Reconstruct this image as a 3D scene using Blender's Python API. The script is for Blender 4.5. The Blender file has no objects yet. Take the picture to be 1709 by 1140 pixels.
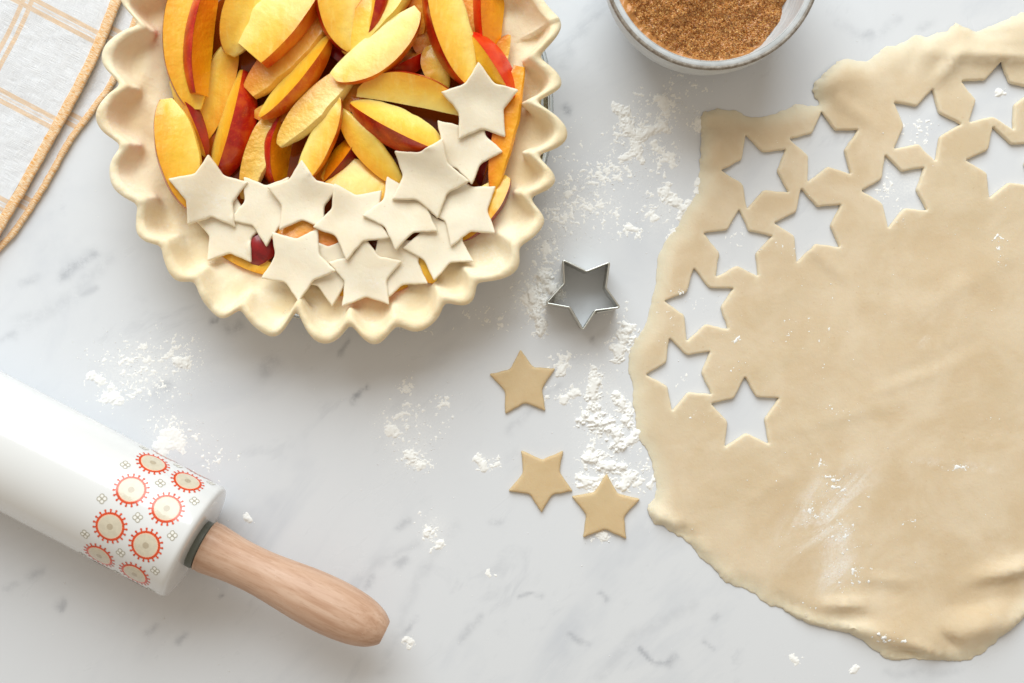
import bpy, math, random
import numpy as np
from mathutils import Vector, Matrix
from mathutils.geometry import delaunay_2d_cdt
from mathutils.bvhtree import BVHTree

random.seed(7)
RNG = np.random.default_rng(11)
SC = bpy.context.scene
COL = SC.collection

# ------------------------------------------------------------------ camera, world, lamps, exposure
K = 0.00035            # metres on the counter for one pixel of the 1709 px wide photograph
H = 0.70               # camera height above the counter
FW = 1709 * K
cd = bpy.data.cameras.new("camera")
cam = bpy.data.objects.new("camera", cd)
COL.objects.link(cam)
cam.location = (0, 0, H)
cam.rotation_euler = (0, 0, 0)
cd.sensor_width = 36.0
cd.lens = 36.0 * H / FW
cd.clip_start = 0.01
cd.clip_end = 50
cd.dof.use_dof = True
cd.dof.focus_distance = H - 0.008
cd.dof.aperture_fstop = 7.0
SC.camera = cam

world = bpy.data.worlds.new("World")
SC.world = world
world.use_nodes = True
bg = world.node_tree.nodes["Background"]
bg.inputs[0].default_value = (1.0, 0.88, 0.72, 1)
bg.inputs[1].default_value = 0.46

def area(name, loc, target, sx, sy, watts, col):
    d = bpy.data.lights.new(name, 'AREA')
    d.shape = 'RECTANGLE'
    d.size, d.size_y = sx, sy
    d.energy = watts
    d.color = col
    o = bpy.data.objects.new(name, d)
    COL.objects.link(o)
    o.location = loc
    o.rotation_euler = (Vector(target) - Vector(loc)).to_track_quat('-Z', 'Y').to_euler()
    return o
area("window_light", (-0.26, 1.80, 1.44), (0.0, 0.0, 0.0), 2.1, 1.8, 70.0, (0.88, 0.96, 1.0))

SC.view_settings.view_transform = 'Standard'
SC.view_settings.look = 'None'
SC.view_settings.exposure = 0.03
SC.view_settings.gamma = 1.0
SC.render.engine = 'CYCLES'
SC.cycles.use_denoising = True
SC.cycles.max_bounces = 8

# ------------------------------------------------------------------ helpers
def W(px, py, z=0.0):
    f = (H - z) / H * K
    return np.array(((px - 854.5) * f, (570.0 - py) * f, z))

def W2(pts, z=0.0):
    a = np.asarray(pts, float)
    f = (H - z) / H * K
    return np.stack(((a[:, 0] - 854.5) * f, (570.0 - a[:, 1]) * f), 1)

def hash2(ix, iy, seed):
    h = (ix.astype(np.int64) * 374761393 + iy.astype(np.int64) * 668265263 + seed * 2147483647) & 0xFFFFFFFF
    h = ((h ^ (h >> 13)) * 1274126177) & 0xFFFFFFFF
    h = h ^ (h >> 16)
    return (h & 0xFFFF) / 32767.5 - 1.0

def vnoise(x, y, seed=0):
    x = np.asarray(x, float); y = np.asarray(y, float)
    ix = np.floor(x); iy = np.floor(y)
    fx = x - ix; fy = y - iy
    fx = fx * fx * (3 - 2 * fx); fy = fy * fy * (3 - 2 * fy)
    a = hash2(ix, iy, seed); b = hash2(ix + 1, iy, seed)
    c = hash2(ix, iy + 1, seed); d = hash2(ix + 1, iy + 1, seed)
    return (a * (1 - fx) + b * fx) * (1 - fy) + (c * (1 - fx) + d * fx) * fy

def fbm(x, y, seed=0, octs=4, gain=0.5):
    s = 0; a = 1.0; t = 0
    for o in range(octs):
        s = s + a * vnoise(np.asarray(x) * 2 ** o + 17.3 * o, np.asarray(y) * 2 ** o - 9.1 * o, seed + o)
        t += a; a *= gain
    return s / t

def sstep(a, b, x):
    t = np.clip((x - a) / (b - a), 0, 1)
    return t * t * (3 - 2 * t)

def mesh(name, verts, faces, mats=None, smooth=True, mat_idx=None, sharp=None):
    me = bpy.data.meshes.new(name)
    me.from_pydata([tuple(map(float, v)) for v in verts], [], [tuple(map(int, f)) for f in faces])
    if mats:
        for m in (mats if isinstance(mats, (list, tuple)) else [mats]):
            me.materials.append(m)
    if mat_idx is not None:
        me.polygons.foreach_set('material_index', np.asarray(mat_idx, dtype=np.int32))
    if smooth:
        me.polygons.foreach_set('use_smooth', np.ones(len(me.polygons), dtype=bool))
        if sharp:
            me.set_sharp_from_angle(angle=math.radians(sharp))
    me.update()
    return me

def link(name, me, parent=None, loc=None):
    o = bpy.data.objects.new(name, me)
    COL.objects.link(o)
    if parent is not None:
        o.parent = parent
    if loc is not None:
        o.location = tuple(map(float, loc))
    return o

def tag(o, label, cat=None, group=None, kind=None):
    o['label'] = label
    if cat: o['category'] = cat
    if group: o['group'] = group
    if kind: o['kind'] = kind
    return o

def thing(name, label, cat, loc, group=None):
    o = bpy.data.objects.new(name, None)
    o.empty_display_size = 0.01
    COL.objects.link(o)
    o.location = tuple(map(float, loc))
    return tag(o, label, cat, group)

def grid_faces(nu, nv, close_u=False, close_v=False, flip=False):
    fs = []
    for i in range(nu if close_u else nu - 1):
        for j in range(nv if close_v else nv - 1):
            a = i * nv + j; b = ((i + 1) % nu) * nv + j
            c = ((i + 1) % nu) * nv + (j + 1) % nv; d = i * nv + (j + 1) % nv
            fs.append((a, d, c, b) if flip else (a, b, c, d))
    return fs

def catmull(pts, n, closed=False):
    p = np.asarray(pts, float); m = len(p)
    out = []
    segs = m if closed else m - 1
    t = np.linspace(0, segs, n, endpoint=not closed)
    for tt in t:
        i = int(min(math.floor(tt), segs - 1)); f = tt - i
        if closed:
            a, b, c, d = p[(i - 1) % m], p[i % m], p[(i + 1) % m], p[(i + 2) % m]
        else:
            a, b, c, d = p[max(i - 1, 0)], p[i], p[i + 1], p[min(i + 2, m - 1)]
        out.append(0.5 * (2 * b + (c - a) * f + (2 * a - 5 * b + 4 * c - d) * f * f + (3 * b - a - 3 * c + d) * f ** 3))
    return np.array(out)

def densify(pts, step, closed=True):
    p = np.asarray(pts, float); out = []
    m = len(p)
    for i in range(m if closed else m - 1):
        a = p[i]; b = p[(i + 1) % m]
        n = max(1, int(round(np.linalg.norm(b - a) / step)))
        for k in range(n):
            out.append(a + (b - a) * k / n)
    if not closed: out.append(p[-1])
    return np.array(out)

def inpoly(P, poly):
    x = P[:, 0]; y = P[:, 1]; c = np.zeros(len(P), bool)
    q = np.roll(poly, -1, 0)
    for (x1, y1), (x2, y2) in zip(poly, q):
        if y1 == y2: continue
        m = ((y1 > y) != (y2 > y)) & (x < (x2 - x1) * (y - y1) / (y2 - y1) + x1)
        c ^= m
    return c

def segdist(P, poly, closed=True):
    a = poly if closed else poly[:-1]
    b = np.roll(poly, -1, 0) if closed else poly[1:]
    best = np.full(len(P), 1e9)
    for p, q in zip(a, b):
        d = q - p; L = d @ d
        t = np.clip(((P - p) @ d) / L, 0, 1) if L > 0 else np.zeros(len(P))
        e = P - p - t[:, None] * d
        best = np.minimum(best, (e * e).sum(1))
    return np.sqrt(best)

# ------------------------------------------------------------------ node material helpers
class NM:
    def __init__(s, name):
        s.m = bpy.data.materials.new(name); s.m.use_nodes = True
        s.t = s.m.node_tree
        s.p = s.t.nodes["Principled BSDF"]
    def n(s, typ, **kw):
        nd = s.t.nodes.new(typ)
        for k, v in kw.items():
            if k.startswith('i_'):
                key = k[2:]
                key = int(key) if key.isdigit() else key.replace('_', ' ')
                s.setin(nd, key, v)
            else:
                setattr(nd, k, v)
        return nd
    def setin(s, nd, key, v):
        sock = nd.inputs[key]
        if isinstance(v, bpy.types.NodeSocket): s.t.links.new(v, sock)
        elif isinstance(v, bpy.types.Node): s.t.links.new(v.outputs[0], sock)
        else:
            if sock.type == 'RGBA' and len(v) == 3: v = (*v, 1)
            sock.default_value = v
    def P(s, **kw):
        for k, v in kw.items(): s.setin(s.p, k.replace('_', ' '), v)
    def coord(s, which='Object', scale=(1, 1, 1), rot=(0, 0, 0)):
        tc = s.n('ShaderNodeTexCoord')
        mp = s.n('ShaderNodeMapping', i_Scale=scale, i_Rotation=rot)
        s.t.links.new(tc.outputs[which], mp.inputs[0])
        return mp.outputs[0]
    def pos(s, scale=(1, 1, 1), rot=(0, 0, 0), loc=(0, 0, 0)):
        g = s.n('ShaderNodeNewGeometry')
        mp = s.n('ShaderNodeMapping', i_Scale=scale, i_Rotation=rot, i_Location=loc)
        s.t.links.new(g.outputs['Position'], mp.inputs[0])
        return mp.outputs[0]
    def along(s, deg, stretch):          # position, stretched along one direction on the counter
        g = s.n('ShaderNodeNewGeometry')
        mp = s.n('ShaderNodeMapping', vector_type='TEXTURE', i_Scale=(stretch, 1, 1), i_Rotation=(0, 0, math.radians(deg)))
        s.t.links.new(g.outputs['Position'], mp.inputs[0])
        return mp.outputs[0]
    def noise(s, vec, scale, detail=4, rough=0.55, dist=0.0):
        nd = s.n('ShaderNodeTexNoise', i_Vector=vec, i_Scale=scale, i_Detail=detail, i_Roughness=rough, i_Distortion=dist)
        return nd.outputs[0]
    def ramp(s, fac, stops):
        r = s.n('ShaderNodeValToRGB')
        s.setin(r, 0, fac)
        el = r.color_ramp.elements
        el[0].position, el[0].color = stops[0][0], (*stops[0][1], 1)
        el[1].position, el[1].color = stops[-1][0], (*stops[-1][1], 1)
        for p, c in stops[1:-1]:
            e = el.new(p); e.color = (*c, 1)
        return r.outputs[0]
    def mix(s, f, a, b, mode='MIX'):
        m = s.n('ShaderNodeMix', data_type='RGBA', blend_type=mode)
        s.setin(m, 0, f); s.setin(m, 6, a); s.setin(m, 7, b)
        return m.outputs[2]
    def math(s, op, a, b=0.0, c=0.0, clamp=False):
        m = s.n('ShaderNodeMath', operation=op, use_clamp=clamp)
        s.setin(m, 0, a); s.setin(m, 1, b); s.setin(m, 2, c)
        return m.outputs[0]
    def mrange(s, v, a, b, c=0.0, d=1.0):
        m = s.n('ShaderNodeMapRange', clamp=True, interpolation_type='SMOOTHSTEP')
        s.setin(m, 0, v); s.setin(m, 1, a); s.setin(m, 2, b); s.setin(m, 3, c); s.setin(m, 4, d)
        return m.outputs[0]
    def bump(s, h, strength=0.3, dist=0.001):
        b = s.n('ShaderNodeBump', i_Height=h, i_Strength=strength, i_Distance=dist)
        s.t.links.new(b.outputs[0], s.p.inputs['Normal'])
    def attr(s, name):
        return s.n('ShaderNodeAttribute', attribute_name=name).outputs['Fac']

def srgb(r, g, b):
    f = lambda c: (c / 255 / 12.92) if c / 255 <= 0.04045 else ((c / 255 + 0.055) / 1.055) ** 2.4
    return (f(r), f(g), f(b))

# ------------------------------------------------------------------ materials
def mat_marble():
    m = NM("marble")
    v = m.along(40, 2.2)
    vv = m.attr('vein')
    n1 = m.noise(v, 9, 6, 0.62, 0.9)
    n2 = m.noise(v, 26, 6, 0.65, 0.8)
    n3 = m.noise(m.pos(), 4.2, 4, 0.6, 0.3)
    ridge = m.math('ABSOLUTE', m.math('SUBTRACT', n1, 0.5))
    vein = m.math('MULTIPLY', m.mrange(ridge, 0.0, 0.035, 1, 0), m.mrange(n2, 0.52, 0.68))
    n4 = m.noise(v, 55, 5, 0.65, 0.6)
    spots = m.math('MULTIPLY', m.mrange(n4, 0.60, 0.78), m.mrange(n3, 0.45, 0.6))
    brk = m.mrange(m.noise(m.pos(), 120, 5, 0.7), 0.25, 0.62)
    marks = m.math('MULTIPLY', vv, brk)
    cloud = m.ramp(n1, [(0.28, srgb(210, 213, 219)), (0.44, srgb(221, 223, 227)), (0.62, srgb(222, 224, 228)), (0.77, srgb(212, 215, 221))])
    haze_ = m.math('MULTIPLY', m.mrange(m.noise(v, 7, 5, 0.6, 1.4), 0.50, 0.72), m.mrange(m.noise(m.pos(), 22, 3, 0.6), 0.35, 0.6))
    cloud = m.mix(m.math('MULTIPLY', haze_, 0.40), cloud, srgb(186, 191, 201))
    c = m.mix(m.math('MULTIPLY', vein, 0.20), cloud, srgb(162, 166, 175))
    c = m.mix(m.math('MULTIPLY', spots, 0.22), c, srgb(165, 169, 176))
    c = m.mix(m.math('MULTIPLY', marks, 0.75, clamp=True), c, srgb(128, 132, 142))
    fm = m.math('MULTIPLY', m.attr('film'), m.mrange(m.noise(m.pos(), 800, 4, 0.7), 0.36, 0.62, 0.25, 1.0))
    c = m.mix(m.math('MULTIPLY', fm, 0.62, clamp=True), c, srgb(246, 246, 245))
    m.P(Base_Color=c, Roughness=m.mrange(n2, 0.3, 0.7, 0.26, 0.40), Specular_IOR_Level=0.35)
    return m.m

def mat_dough(name, base, light, smear=False, flour=0.0, sss=0.25, thin=None, matte=False):
    m = NM(name)
    p = m.pos()
    n = m.noise(p, 28, 5, 0.6, 0.4)
    st = m.noise(m.along(20, 3.5), 30, 5, 0.6, 0.5)
    c = m.mix(m.mrange(n, 0.35, 0.68), base, light)
    big = m.noise(m.along(25, 1.8), 9, 4, 0.6, 0.5)
    c = m.mix(m.math('MULTIPLY', m.mrange(big, 0.46, 0.66), 0.45), c, tuple(a * k for a, k in zip(base, (.93, .97, .98))))
    c = m.mix(m.math('MULTIPLY', m.mrange(m.noise(m.along(25, 2.5), 44, 5, 0.65, 0.6), 0.5, 0.72), 0.35), c, tuple(min(1, a * k) for a, k in zip(light, (1.04, 1.05, 1.08))))
    c = m.mix(m.math('MULTIPLY', m.mrange(st, 0.45, 0.7), 0.35), c, light)
    fleck = m.noise(p, 520, 2, 0.6)
    c = m.mix(m.math('MULTIPLY', m.mrange(fleck, 0.68, 0.76), 0.25), c, srgb(190, 150, 100))
    rough = 0.62
    if thin:          # thin edges: light showing through, and bright cut rims, painted in as paler colour
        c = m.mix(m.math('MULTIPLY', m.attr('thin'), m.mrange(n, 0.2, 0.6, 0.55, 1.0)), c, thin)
    if flour:
        fl = m.math('MULTIPLY', m.mrange(m.noise(p, 34, 4, 0.6), 0.52, 0.68), m.mrange(m.noise(p, 700, 4, 0.7), 0.45, 0.62))
        c = m.mix(m.math('MULTIPLY', fl, flour), c, srgb(246, 242, 238))
    if smear:
        def ell(px, py, ang, rx, ry):
            w = W(px, py)
            mp = m.n('ShaderNodeMapping', vector_type='TEXTURE', i_Location=tuple(w), i_Rotation=(0, 0, math.radians(ang)), i_Scale=(rx * K, ry * K, 1))
            g = m.n('ShaderNodeNewGeometry'); m.t.links.new(g.outputs[0], mp.inputs[0])
            l = m.n('ShaderNodeVectorMath', operation='LENGTH'); m.t.links.new(mp.outputs[0], l.inputs[0])
            return m.mrange(l.outputs['Value'], 0.25, 1.0, 1, 0)
        zone = m.math('MAXIMUM', ell(1375, 850, 48, 150, 66), ell(1395, 925, 70, 90, 45))
        zone = m.math('MAXIMUM', zone, m.math('MULTIPLY', ell(1590, 775, -8, 95, 14), 0.8))
        zone = m.math('MAXIMUM', zone, ell(1538, 570, 60, 20, 14))
        sn = m.noise(m.along(46, 3.0), 60, 6, 0.7, 0.8)
        fine = m.noise(p, 900, 3, 0.7)
        f = m.math('MULTIPLY', zone, m.mrange(sn, 0.40, 0.66))
        f = m.math('MULTIPLY', f, m.mrange(fine, 0.3, 0.62, 0.35, 1.0))
        c = m.mix(m.math('MULTIPLY', f, 0.85), c, srgb(245, 238, 230))
    m.P(Base_Color=c, Roughness=0.8 if matte else rough, Specular_IOR_Level=0.15 if matte else 0.3, Subsurface_Weight=sss, Subsurface_Radius=(0.8, 0.58, 0.38), Subsurface_Scale=0.004)
    h = m.math('ADD', m.math('MULTIPLY', m.noise(p, 90, 5, 0.6), 1.0), m.math('MULTIPLY', m.noise(p, 600, 3, 0.6), 0.25))
    m.bump(h, 0.6 if matte else 0.4, 0.0012 if matte else 0.0009)
    return m.m

def mat_flesh(name, deep, mid, pale, pit=0.0):
    m = NM(name)
    o = m.coord('Object')
    n = m.noise(o, 75, 5, 0.6, 0.5)
    pig = m.attr('pig')      # 1 next to the skin, 0 at the stone side
    f = m.math('ADD', m.math('MULTIPLY', pig, 0.85), m.math('MULTIPLY', m.math('SUBTRACT', n, 0.5), 0.7))
    c = m.ramp(f, [(0.0, pale), (0.42, mid), (0.95, deep)])
    fib = m.noise(m.coord('Object', scale=(1, 0.25, 0.25)), 420, 4, 0.6)
    c = m.mix(m.math('MULTIPLY', m.mrange(fib, 0.5, 0.7), 0.25), c, pale)
    blush = m.math('MULTIPLY', m.mrange(m.noise(o, 55, 3, 0.5), 0.55, 0.75), m.mrange(pig, 0.0, 0.35, 1, 0))
    c = m.mix(m.math('MULTIPLY', blush, 0.30), c, srgb(226, 150, 90))
    m.P(Base_Color=c, Roughness=0.42, Specular_IOR_Level=0.5, Coat_Weight=0.45, Coat_Roughness=0.14,
        Subsurface_Weight=0.22, Subsurface_Radius=(1.0, 0.7, 0.2), Subsurface_Scale=0.004)
    h = m.math('ADD', m.noise(o, 260, 4, 0.6), m.math('MULTIPLY', m.noise(o, 90, 3, 0.6), 1.2 + pit))
    m.bump(h, 0.35 + 0.5 * pit, 0.0011 + 0.001 * pit)
    return m.m

def mat_skin(name, a, b, c_):
    m = NM(name)
    o = m.coord('Object')
    n = m.noise(o, 60, 4, 0.6, 0.4)
    dots = m.noise(o, 900, 2, 0.5)
    c = m.ramp(n, [(0.33, a), (0.5, b), (0.7, c_)])
    c = m.mix(m.math('MULTIPLY', m.mrange(dots, 0.55, 0.68), 0.35), c, c_)
    m.P(Base_Color=c, Roughness=0.33, Specular_IOR_Level=0.5, Coat_Weight=0.3, Coat_Roughness=0.12,
        Subsurface_Weight=0.12, Subsurface_Radius=(1.0, 0.3, 0.1), Subsurface_Scale=0.002)
    m.bump(m.noise(o, 500, 3, 0.6), 0.12, 0.0005)
    return m.m

def mat_simple(name, col, rough=0.5, spec=0.5, metal=0.0, noise_amt=0.0, nscale=200, bump=0.0, coat=0.0):
    m = NM(name)
    o = m.coord('Object')
    if noise_amt:
        n = m.noise(o, nscale, 4, 0.6)
        d = tuple(c * (1 - noise_amt) for c in col); l = tuple(min(1, c * (1 + noise_amt)) for c in col)
        m.P(Base_Color=m.mix(m.mrange(n, 0.35, 0.65), d, l))
    else:
        m.P(Base_Color=col)
    m.P(Roughness=rough, Specular_IOR_Level=spec, Metallic=metal, Coat_Weight=coat, Coat_Roughness=0.05)
    if bump:
        m.bump(m.noise(o, nscale * 1.5, 4, 0.6), bump, 0.0006)
    return m.m

M = {}
M['marble'] = mat_marble()
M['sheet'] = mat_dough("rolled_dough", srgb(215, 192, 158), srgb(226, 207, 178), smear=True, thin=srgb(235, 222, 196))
M['cutstar'] = mat_dough("cut_dough", srgb(208, 180, 137), srgb(217, 192, 152))
M['pale'] = mat_dough("pie_dough", srgb(238, 217, 178), srgb(244, 231, 201), sss=0.25, flour=0.35, matte=True)
M['piestar'] = mat_dough("topping_dough", srgb(237, 221, 194), srgb(244, 232, 210), flour=0.45)
M['flesh_pale'] = mat_flesh("peach_flesh_pale", srgb(246, 166, 26), srgb(250, 202, 76), srgb(252, 224, 128))
M['flesh_gold'] = mat_flesh("peach_flesh_gold", srgb(244, 160, 14), srgb(250, 196, 54), srgb(252, 216, 98))
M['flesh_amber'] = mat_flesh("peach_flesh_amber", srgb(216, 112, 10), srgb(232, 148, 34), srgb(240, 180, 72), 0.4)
M['flesh_orange'] = mat_flesh("peach_flesh_orange", srgb(234, 122, 2), srgb(243, 152, 6), srgb(246, 172, 20), 0.2)
M['flesh_pit'] = mat_flesh("peach_flesh_stone_side", srgb(230, 162, 44), srgb(238, 188, 78), srgb(246, 212, 122), 0.5)
M['skin_red'] = mat_skin("peach_skin_red", srgb(150, 6, 6), srgb(192, 28, 10), srgb(222, 96, 18))
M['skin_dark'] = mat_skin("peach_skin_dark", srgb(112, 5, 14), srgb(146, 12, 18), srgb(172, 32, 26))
M['skin_orange'] = mat_skin("peach_skin_orange", srgb(212, 64, 6), srgb(234, 114, 12), srgb(246, 168, 40))
M['skin_bright'] = mat_skin("peach_skin_bright", srgb(200, 22, 6), srgb(222, 46, 10), srgb(232, 84, 26))
M['flour'] = mat_simple("flour", srgb(248, 247, 244), 0.9, 0.1)
def mat_juice():
    m = NM("peach_juice")
    n = m.noise(m.pos(), 40, 3, 0.5)
    m.P(Base_Color=m.mix(n, srgb(120, 40, 8), srgb(170, 84, 14)), Roughness=0.12, Specular_IOR_Level=0.5)
    m.bump(m.noise(m.pos(), 60, 3, 0.5), 0.2, 0.002)
    return m.m
M['juice'] = mat_juice()

# ------------------------------------------------------------------ marble counter
def build_counter():
    x0, x1, y0, y1 = -0.33, 0.33, -0.23, 0.23
    nx, ny = 440, 306
    gx, gy = np.meshgrid(np.linspace(x0, x1, nx), np.linspace(y0, y1, ny), indexing='ij')
    P = np.stack((gx.ravel(), gy.ravel()), 1)
    marks = [([(590, 668), (612, 642)], 6, .95), ([(566, 592), (575, 580), (583, 566)], 5, .6), ([(107, 462), (128, 440), (152, 428)], 12, .55),
             ([(42, 470), (60, 466)], 9, .3), ([(135, 496), (157, 482)], 8, .35), ([(358, 536), (364, 533)], 6, .8), ([(384, 548), (398, 543)], 13, .5),
             ([(440, 618), (455, 605)], 17, .4), ([(266, 655), (278, 646)], 12, .65), ([(10, 565), (20, 562)], 9, .35), ([(662, 942), (674, 934)], 10, .45),
             ([(693, 1032), (684, 1046), (672, 1056)], 6, .5), ([(868, 996), (882, 992), (902, 996)], 5, .55), ([(984, 1072), (970, 1068), (945, 1057)], 5, .5),
             ([(1068, 1081), (1080, 1098), (1093, 1106), (1124, 1104)], 5, .7), ([(1118, 1108), (1126, 1100)], 9, .6), ([(1002, 992), (1012, 1004)], 6, .45),
             ([(1178, 1070), (1188, 1080)], 6, .5), ([(1188, 1034), (1200, 1024)], 6, .4), ([(773, 1067), (785, 1048), (801, 1035)], 9, .35),
             ([(820, 872), (838, 870)], 7, .4), ([(665, 880), (682, 868)], 8, .4), ([(98, 1014), (104, 1004)], 9, .55), ([(50, 964), (68, 956)], 10, .4),
             ([(12, 984), (24, 976)], 10, .4), ([(245, 1056), (262, 1044)], 9, .4), ([(302, 1070), (310, 1060)], 8, .5), ([(369, 995), (373, 992)], 4, .8),
             ([(606, 980), (622, 966)], 8, .45), ([(944, 190), (946, 180)], 7, 1.0), ([(986, 570), (990, 564)], 4, .6), ([(1440, 60), (1452, 54)], 9, .4),
             ([(1540, 44), (1552, 38)], 9, .3), ([(560, 1010), (640, 930), (700, 905)], 10, .22), ([(30, 540), (120, 500), (180, 430)], 16, .2),
             ([(760, 880), (700, 960), (640, 1120)], 12, .16), ([(1000, 1130), (1060, 1060), (1160, 1010)], 12, .16), ([(940, 110), (960, 60), (1000, 20)], 10, .25),
             ([(1400, 40), (1450, 70), (1500, 30)], 10, .2), ([(850, 720), (880, 690), (930, 640)], 9, .25), ([(1480, 1125), (1600, 1120)], 10, .2)]
    v = np.zeros(len(P))
    wob = np.stack((fbm(P[:, 0] * 160, P[:, 1] * 160, 3), fbm(P[:, 0] * 160, P[:, 1] * 160, 33)), 1) * 0.0028
    for pl, w, s in marks:
        q = W2(pl)
        lo = q.min(0) - w * K * 2.5; hi = q.max(0) + w * K * 2.5
        idx = np.where(((P > lo) & (P < hi)).all(1))[0]
        if len(idx) == 0: continue
        d = segdist(P[idx] + wob[idx], q, False) / (w * K)
        v[idx] = np.maximum(v[idx], s * np.exp(-(d * 1.25) ** 2))
    film = np.zeros(len(P))
    for cx, cy, sx, sy in [(1080, 230, 70, 60), (975, 335, 62, 32), (940, 368, 42, 40), (890, 500, 40, 46), (1008, 690, 52, 88), (1010, 790, 55, 36), (684, 720, 56, 56), (240, 620, 92, 46),
                           (292, 728, 56, 32), (722, 890, 26, 32), (1110, 345, 42, 46), (1500, 300, 60, 60), (815, 776, 24, 20)]:
        c = W(cx, cy)[:2]
        film = np.maximum(film, np.exp(-((P[:, 0] - c[0]) / (sx * K)) ** 2 - ((P[:, 1] - c[1]) / (sy * K)) ** 2))
    film *= 0.55 + 0.75 * fbm(P[:, 0] * 90, P[:, 1] * 90, 66, 4, .6)
    me = mesh("marble_countertop", np.c_[P, np.zeros(len(P))], grid_faces(nx, ny), M['marble'])
    a = me.attributes.new('film', 'FLOAT', 'POINT')
    a.data.foreach_set('value', np.clip(film, 0, 1).astype(np.float32))
    a = me.attributes.new('vein', 'FLOAT', 'POINT')
    a.data.foreach_set('value', v.astype(np.float32))
    o = link("marble_countertop", me)
    tag(o, "white marble countertop with soft grey veins", kind='structure')
    # the rest of the slab round the pictured part, with its front edge well outside the picture
    X, Y = 0.95, 0.65
    vs = [(-X, -Y, 0), (X, -Y, 0), (X, Y, 0), (-X, Y, 0), (x0, y0, 0), (x1, y0, 0), (x1, y1, 0), (x0, y1, 0),
          (-X, -Y, -.03), (X, -Y, -.03), (X, Y, -.03), (-X, Y, -.03)]
    fs = [(0, 1, 5, 4), (1, 2, 6, 5), (2, 3, 7, 6), (3, 0, 4, 7), (0, 8, 9, 1), (1, 9, 10, 2), (2, 10, 11, 3), (3, 11, 8, 0), (8, 11, 10, 9)]
    link("countertop_surround", mesh("countertop_surround", vs, fs, M['marble'], smooth=False), o)
build_counter()

# ------------------------------------------------------------------ dough slabs (triangulated outlines with thickness and rounded edges)
def slab(loops, spacing, topf, botf, rnd=0.0012, edge=0.4, insets=(0.25, 0.6, 1.1), jitter=0.25, seed=0, coarse=None):
    """loops: outer outline then holes, metres. topf/botf(P, d_outer) give z of the surface and of the underside."""
    outer = loops[0]
    lo = outer.min(0); hi = outer.max(0)
    rg = np.random.default_rng(seed)
    gx, gy = np.meshgrid(np.arange(lo[0], hi[0], spacing), np.arange(lo[1], hi[1], spacing))
    G = np.stack((gx.ravel(), gy.ravel()), 1)
    G += rg.uniform(-jitter, jitter, G.shape) * spacing
    if coarse is not None:
        G = G[coarse(G, rg)]
    cand = [G]
    for lp in loops:
        nx = np.roll(lp, -1, 0) - np.roll(lp, 1, 0)
        nrm = np.stack((nx[:, 1], -nx[:, 0]), 1)
        nrm /= np.linalg.norm(nrm, axis=1)[:, None] + 1e-12
        for f in insets:
            cand.append(lp + nrm * rnd * f); cand.append(lp - nrm * rnd * f)
    def inside(P):
        k = inpoly(P, loops[0])
        for h in loops[1:]: k &= ~inpoly(P, h)
        return k
    keep = []
    for ci, C in enumerate(cand):
        C = C[inside(C)]
        d = np.min([segdist(C, lp) for lp in loops], axis=0)
        f = insets[(ci - 1) // 2 % len(insets)] if ci else None
        thr = rnd * insets[-1] + spacing * 0.25 if ci == 0 else rnd * f * 0.82
        keep.append(C[d > thr])
    pts = list(loops) + keep
    edges = []; base = 0
    for lp in loops:
        n = len(lp)
        edges += [(base + i, base + (i + 1) % n) for i in range(n)]
        base += n
    allp = np.concatenate(pts)
    r = delaunay_2d_cdt([Vector((float(x), float(y))) for x, y in allp], edges, [], 0, 1e-7)
    V = np.array([(v.x, v.y) for v in r[0]])
    F = np.array([f for f in r[2] if len(f) == 3])
    cen = V[F].mean(1)
    F = F[inside(cen)]
    used = np.unique(F); rem = -np.ones(len(V), int); rem[used] = np.arange(len(used))
    V = V[used]; F = rem[F]
    ar = (V[F[:, 1], 0] - V[F[:, 0], 0]) * (V[F[:, 2], 1] - V[F[:, 0], 1]) - (V[F[:, 1], 1] - V[F[:, 0], 1]) * (V[F[:, 2], 0] - V[F[:, 0], 0])
    F[ar < 0] = F[ar < 0][:, ::-1]
    ds = [segdist(V, lp) for lp in loops]
    d = np.min(ds, axis=0)
    t, b = topf(V, ds[0]), botf(V, ds[0])
    x = np.clip(d / rnd, 0, 1)
    prof = edge + (1 - edge) * np.sqrt(np.clip(1 - (1 - x) ** 2, 0, 1))
    top = b + (t - b) * prof
    n = len(V)
    verts = np.concatenate((np.c_[V, top], np.c_[V, b]))
    cnt = {}
    for f in F:
        for i in range(3):
            a, c = f[i], f[(i + 1) % 3]
            cnt[(a, c)] = cnt.get((a, c), 0) + 1
    faces = [tuple(f) for f in F] + [tuple(f[::-1] + n) for f in F]
    for (a, c) in cnt:
        if (c, a) not in cnt:
            faces.append((c, a, a + n, c + n))
    return verts, faces

def star_pts(cx, cy, r, ang, ratio=0.54):
    out = []
    for k in range(5):
        a = math.radians(ang + 72 * k)
        out.append((cx + r * math.cos(a), cy + r * math.sin(a)))
        a += math.radians(36)
        out.append((cx + r * ratio * math.cos(a), cy + r * ratio * math.sin(a)))
    return np.array(out)

def star_from_tips(tips, ratio=0.52):
    t = np.array(tips, float); c = t.mean(0)
    an = np.arctan2(t[:, 1] - c[1], t[:, 0] - c[0]); t = t[np.argsort(an)]
    R = np.linalg.norm(t - c, axis=1).mean()
    out = []
    for i in range(5):
        a, b = t[i], t[(i + 1) % 5]
        m = (a + b) / 2 - c
        out.append(a); out.append(c + m / np.linalg.norm(m) * R * ratio)
    return np.array(out)

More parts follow.
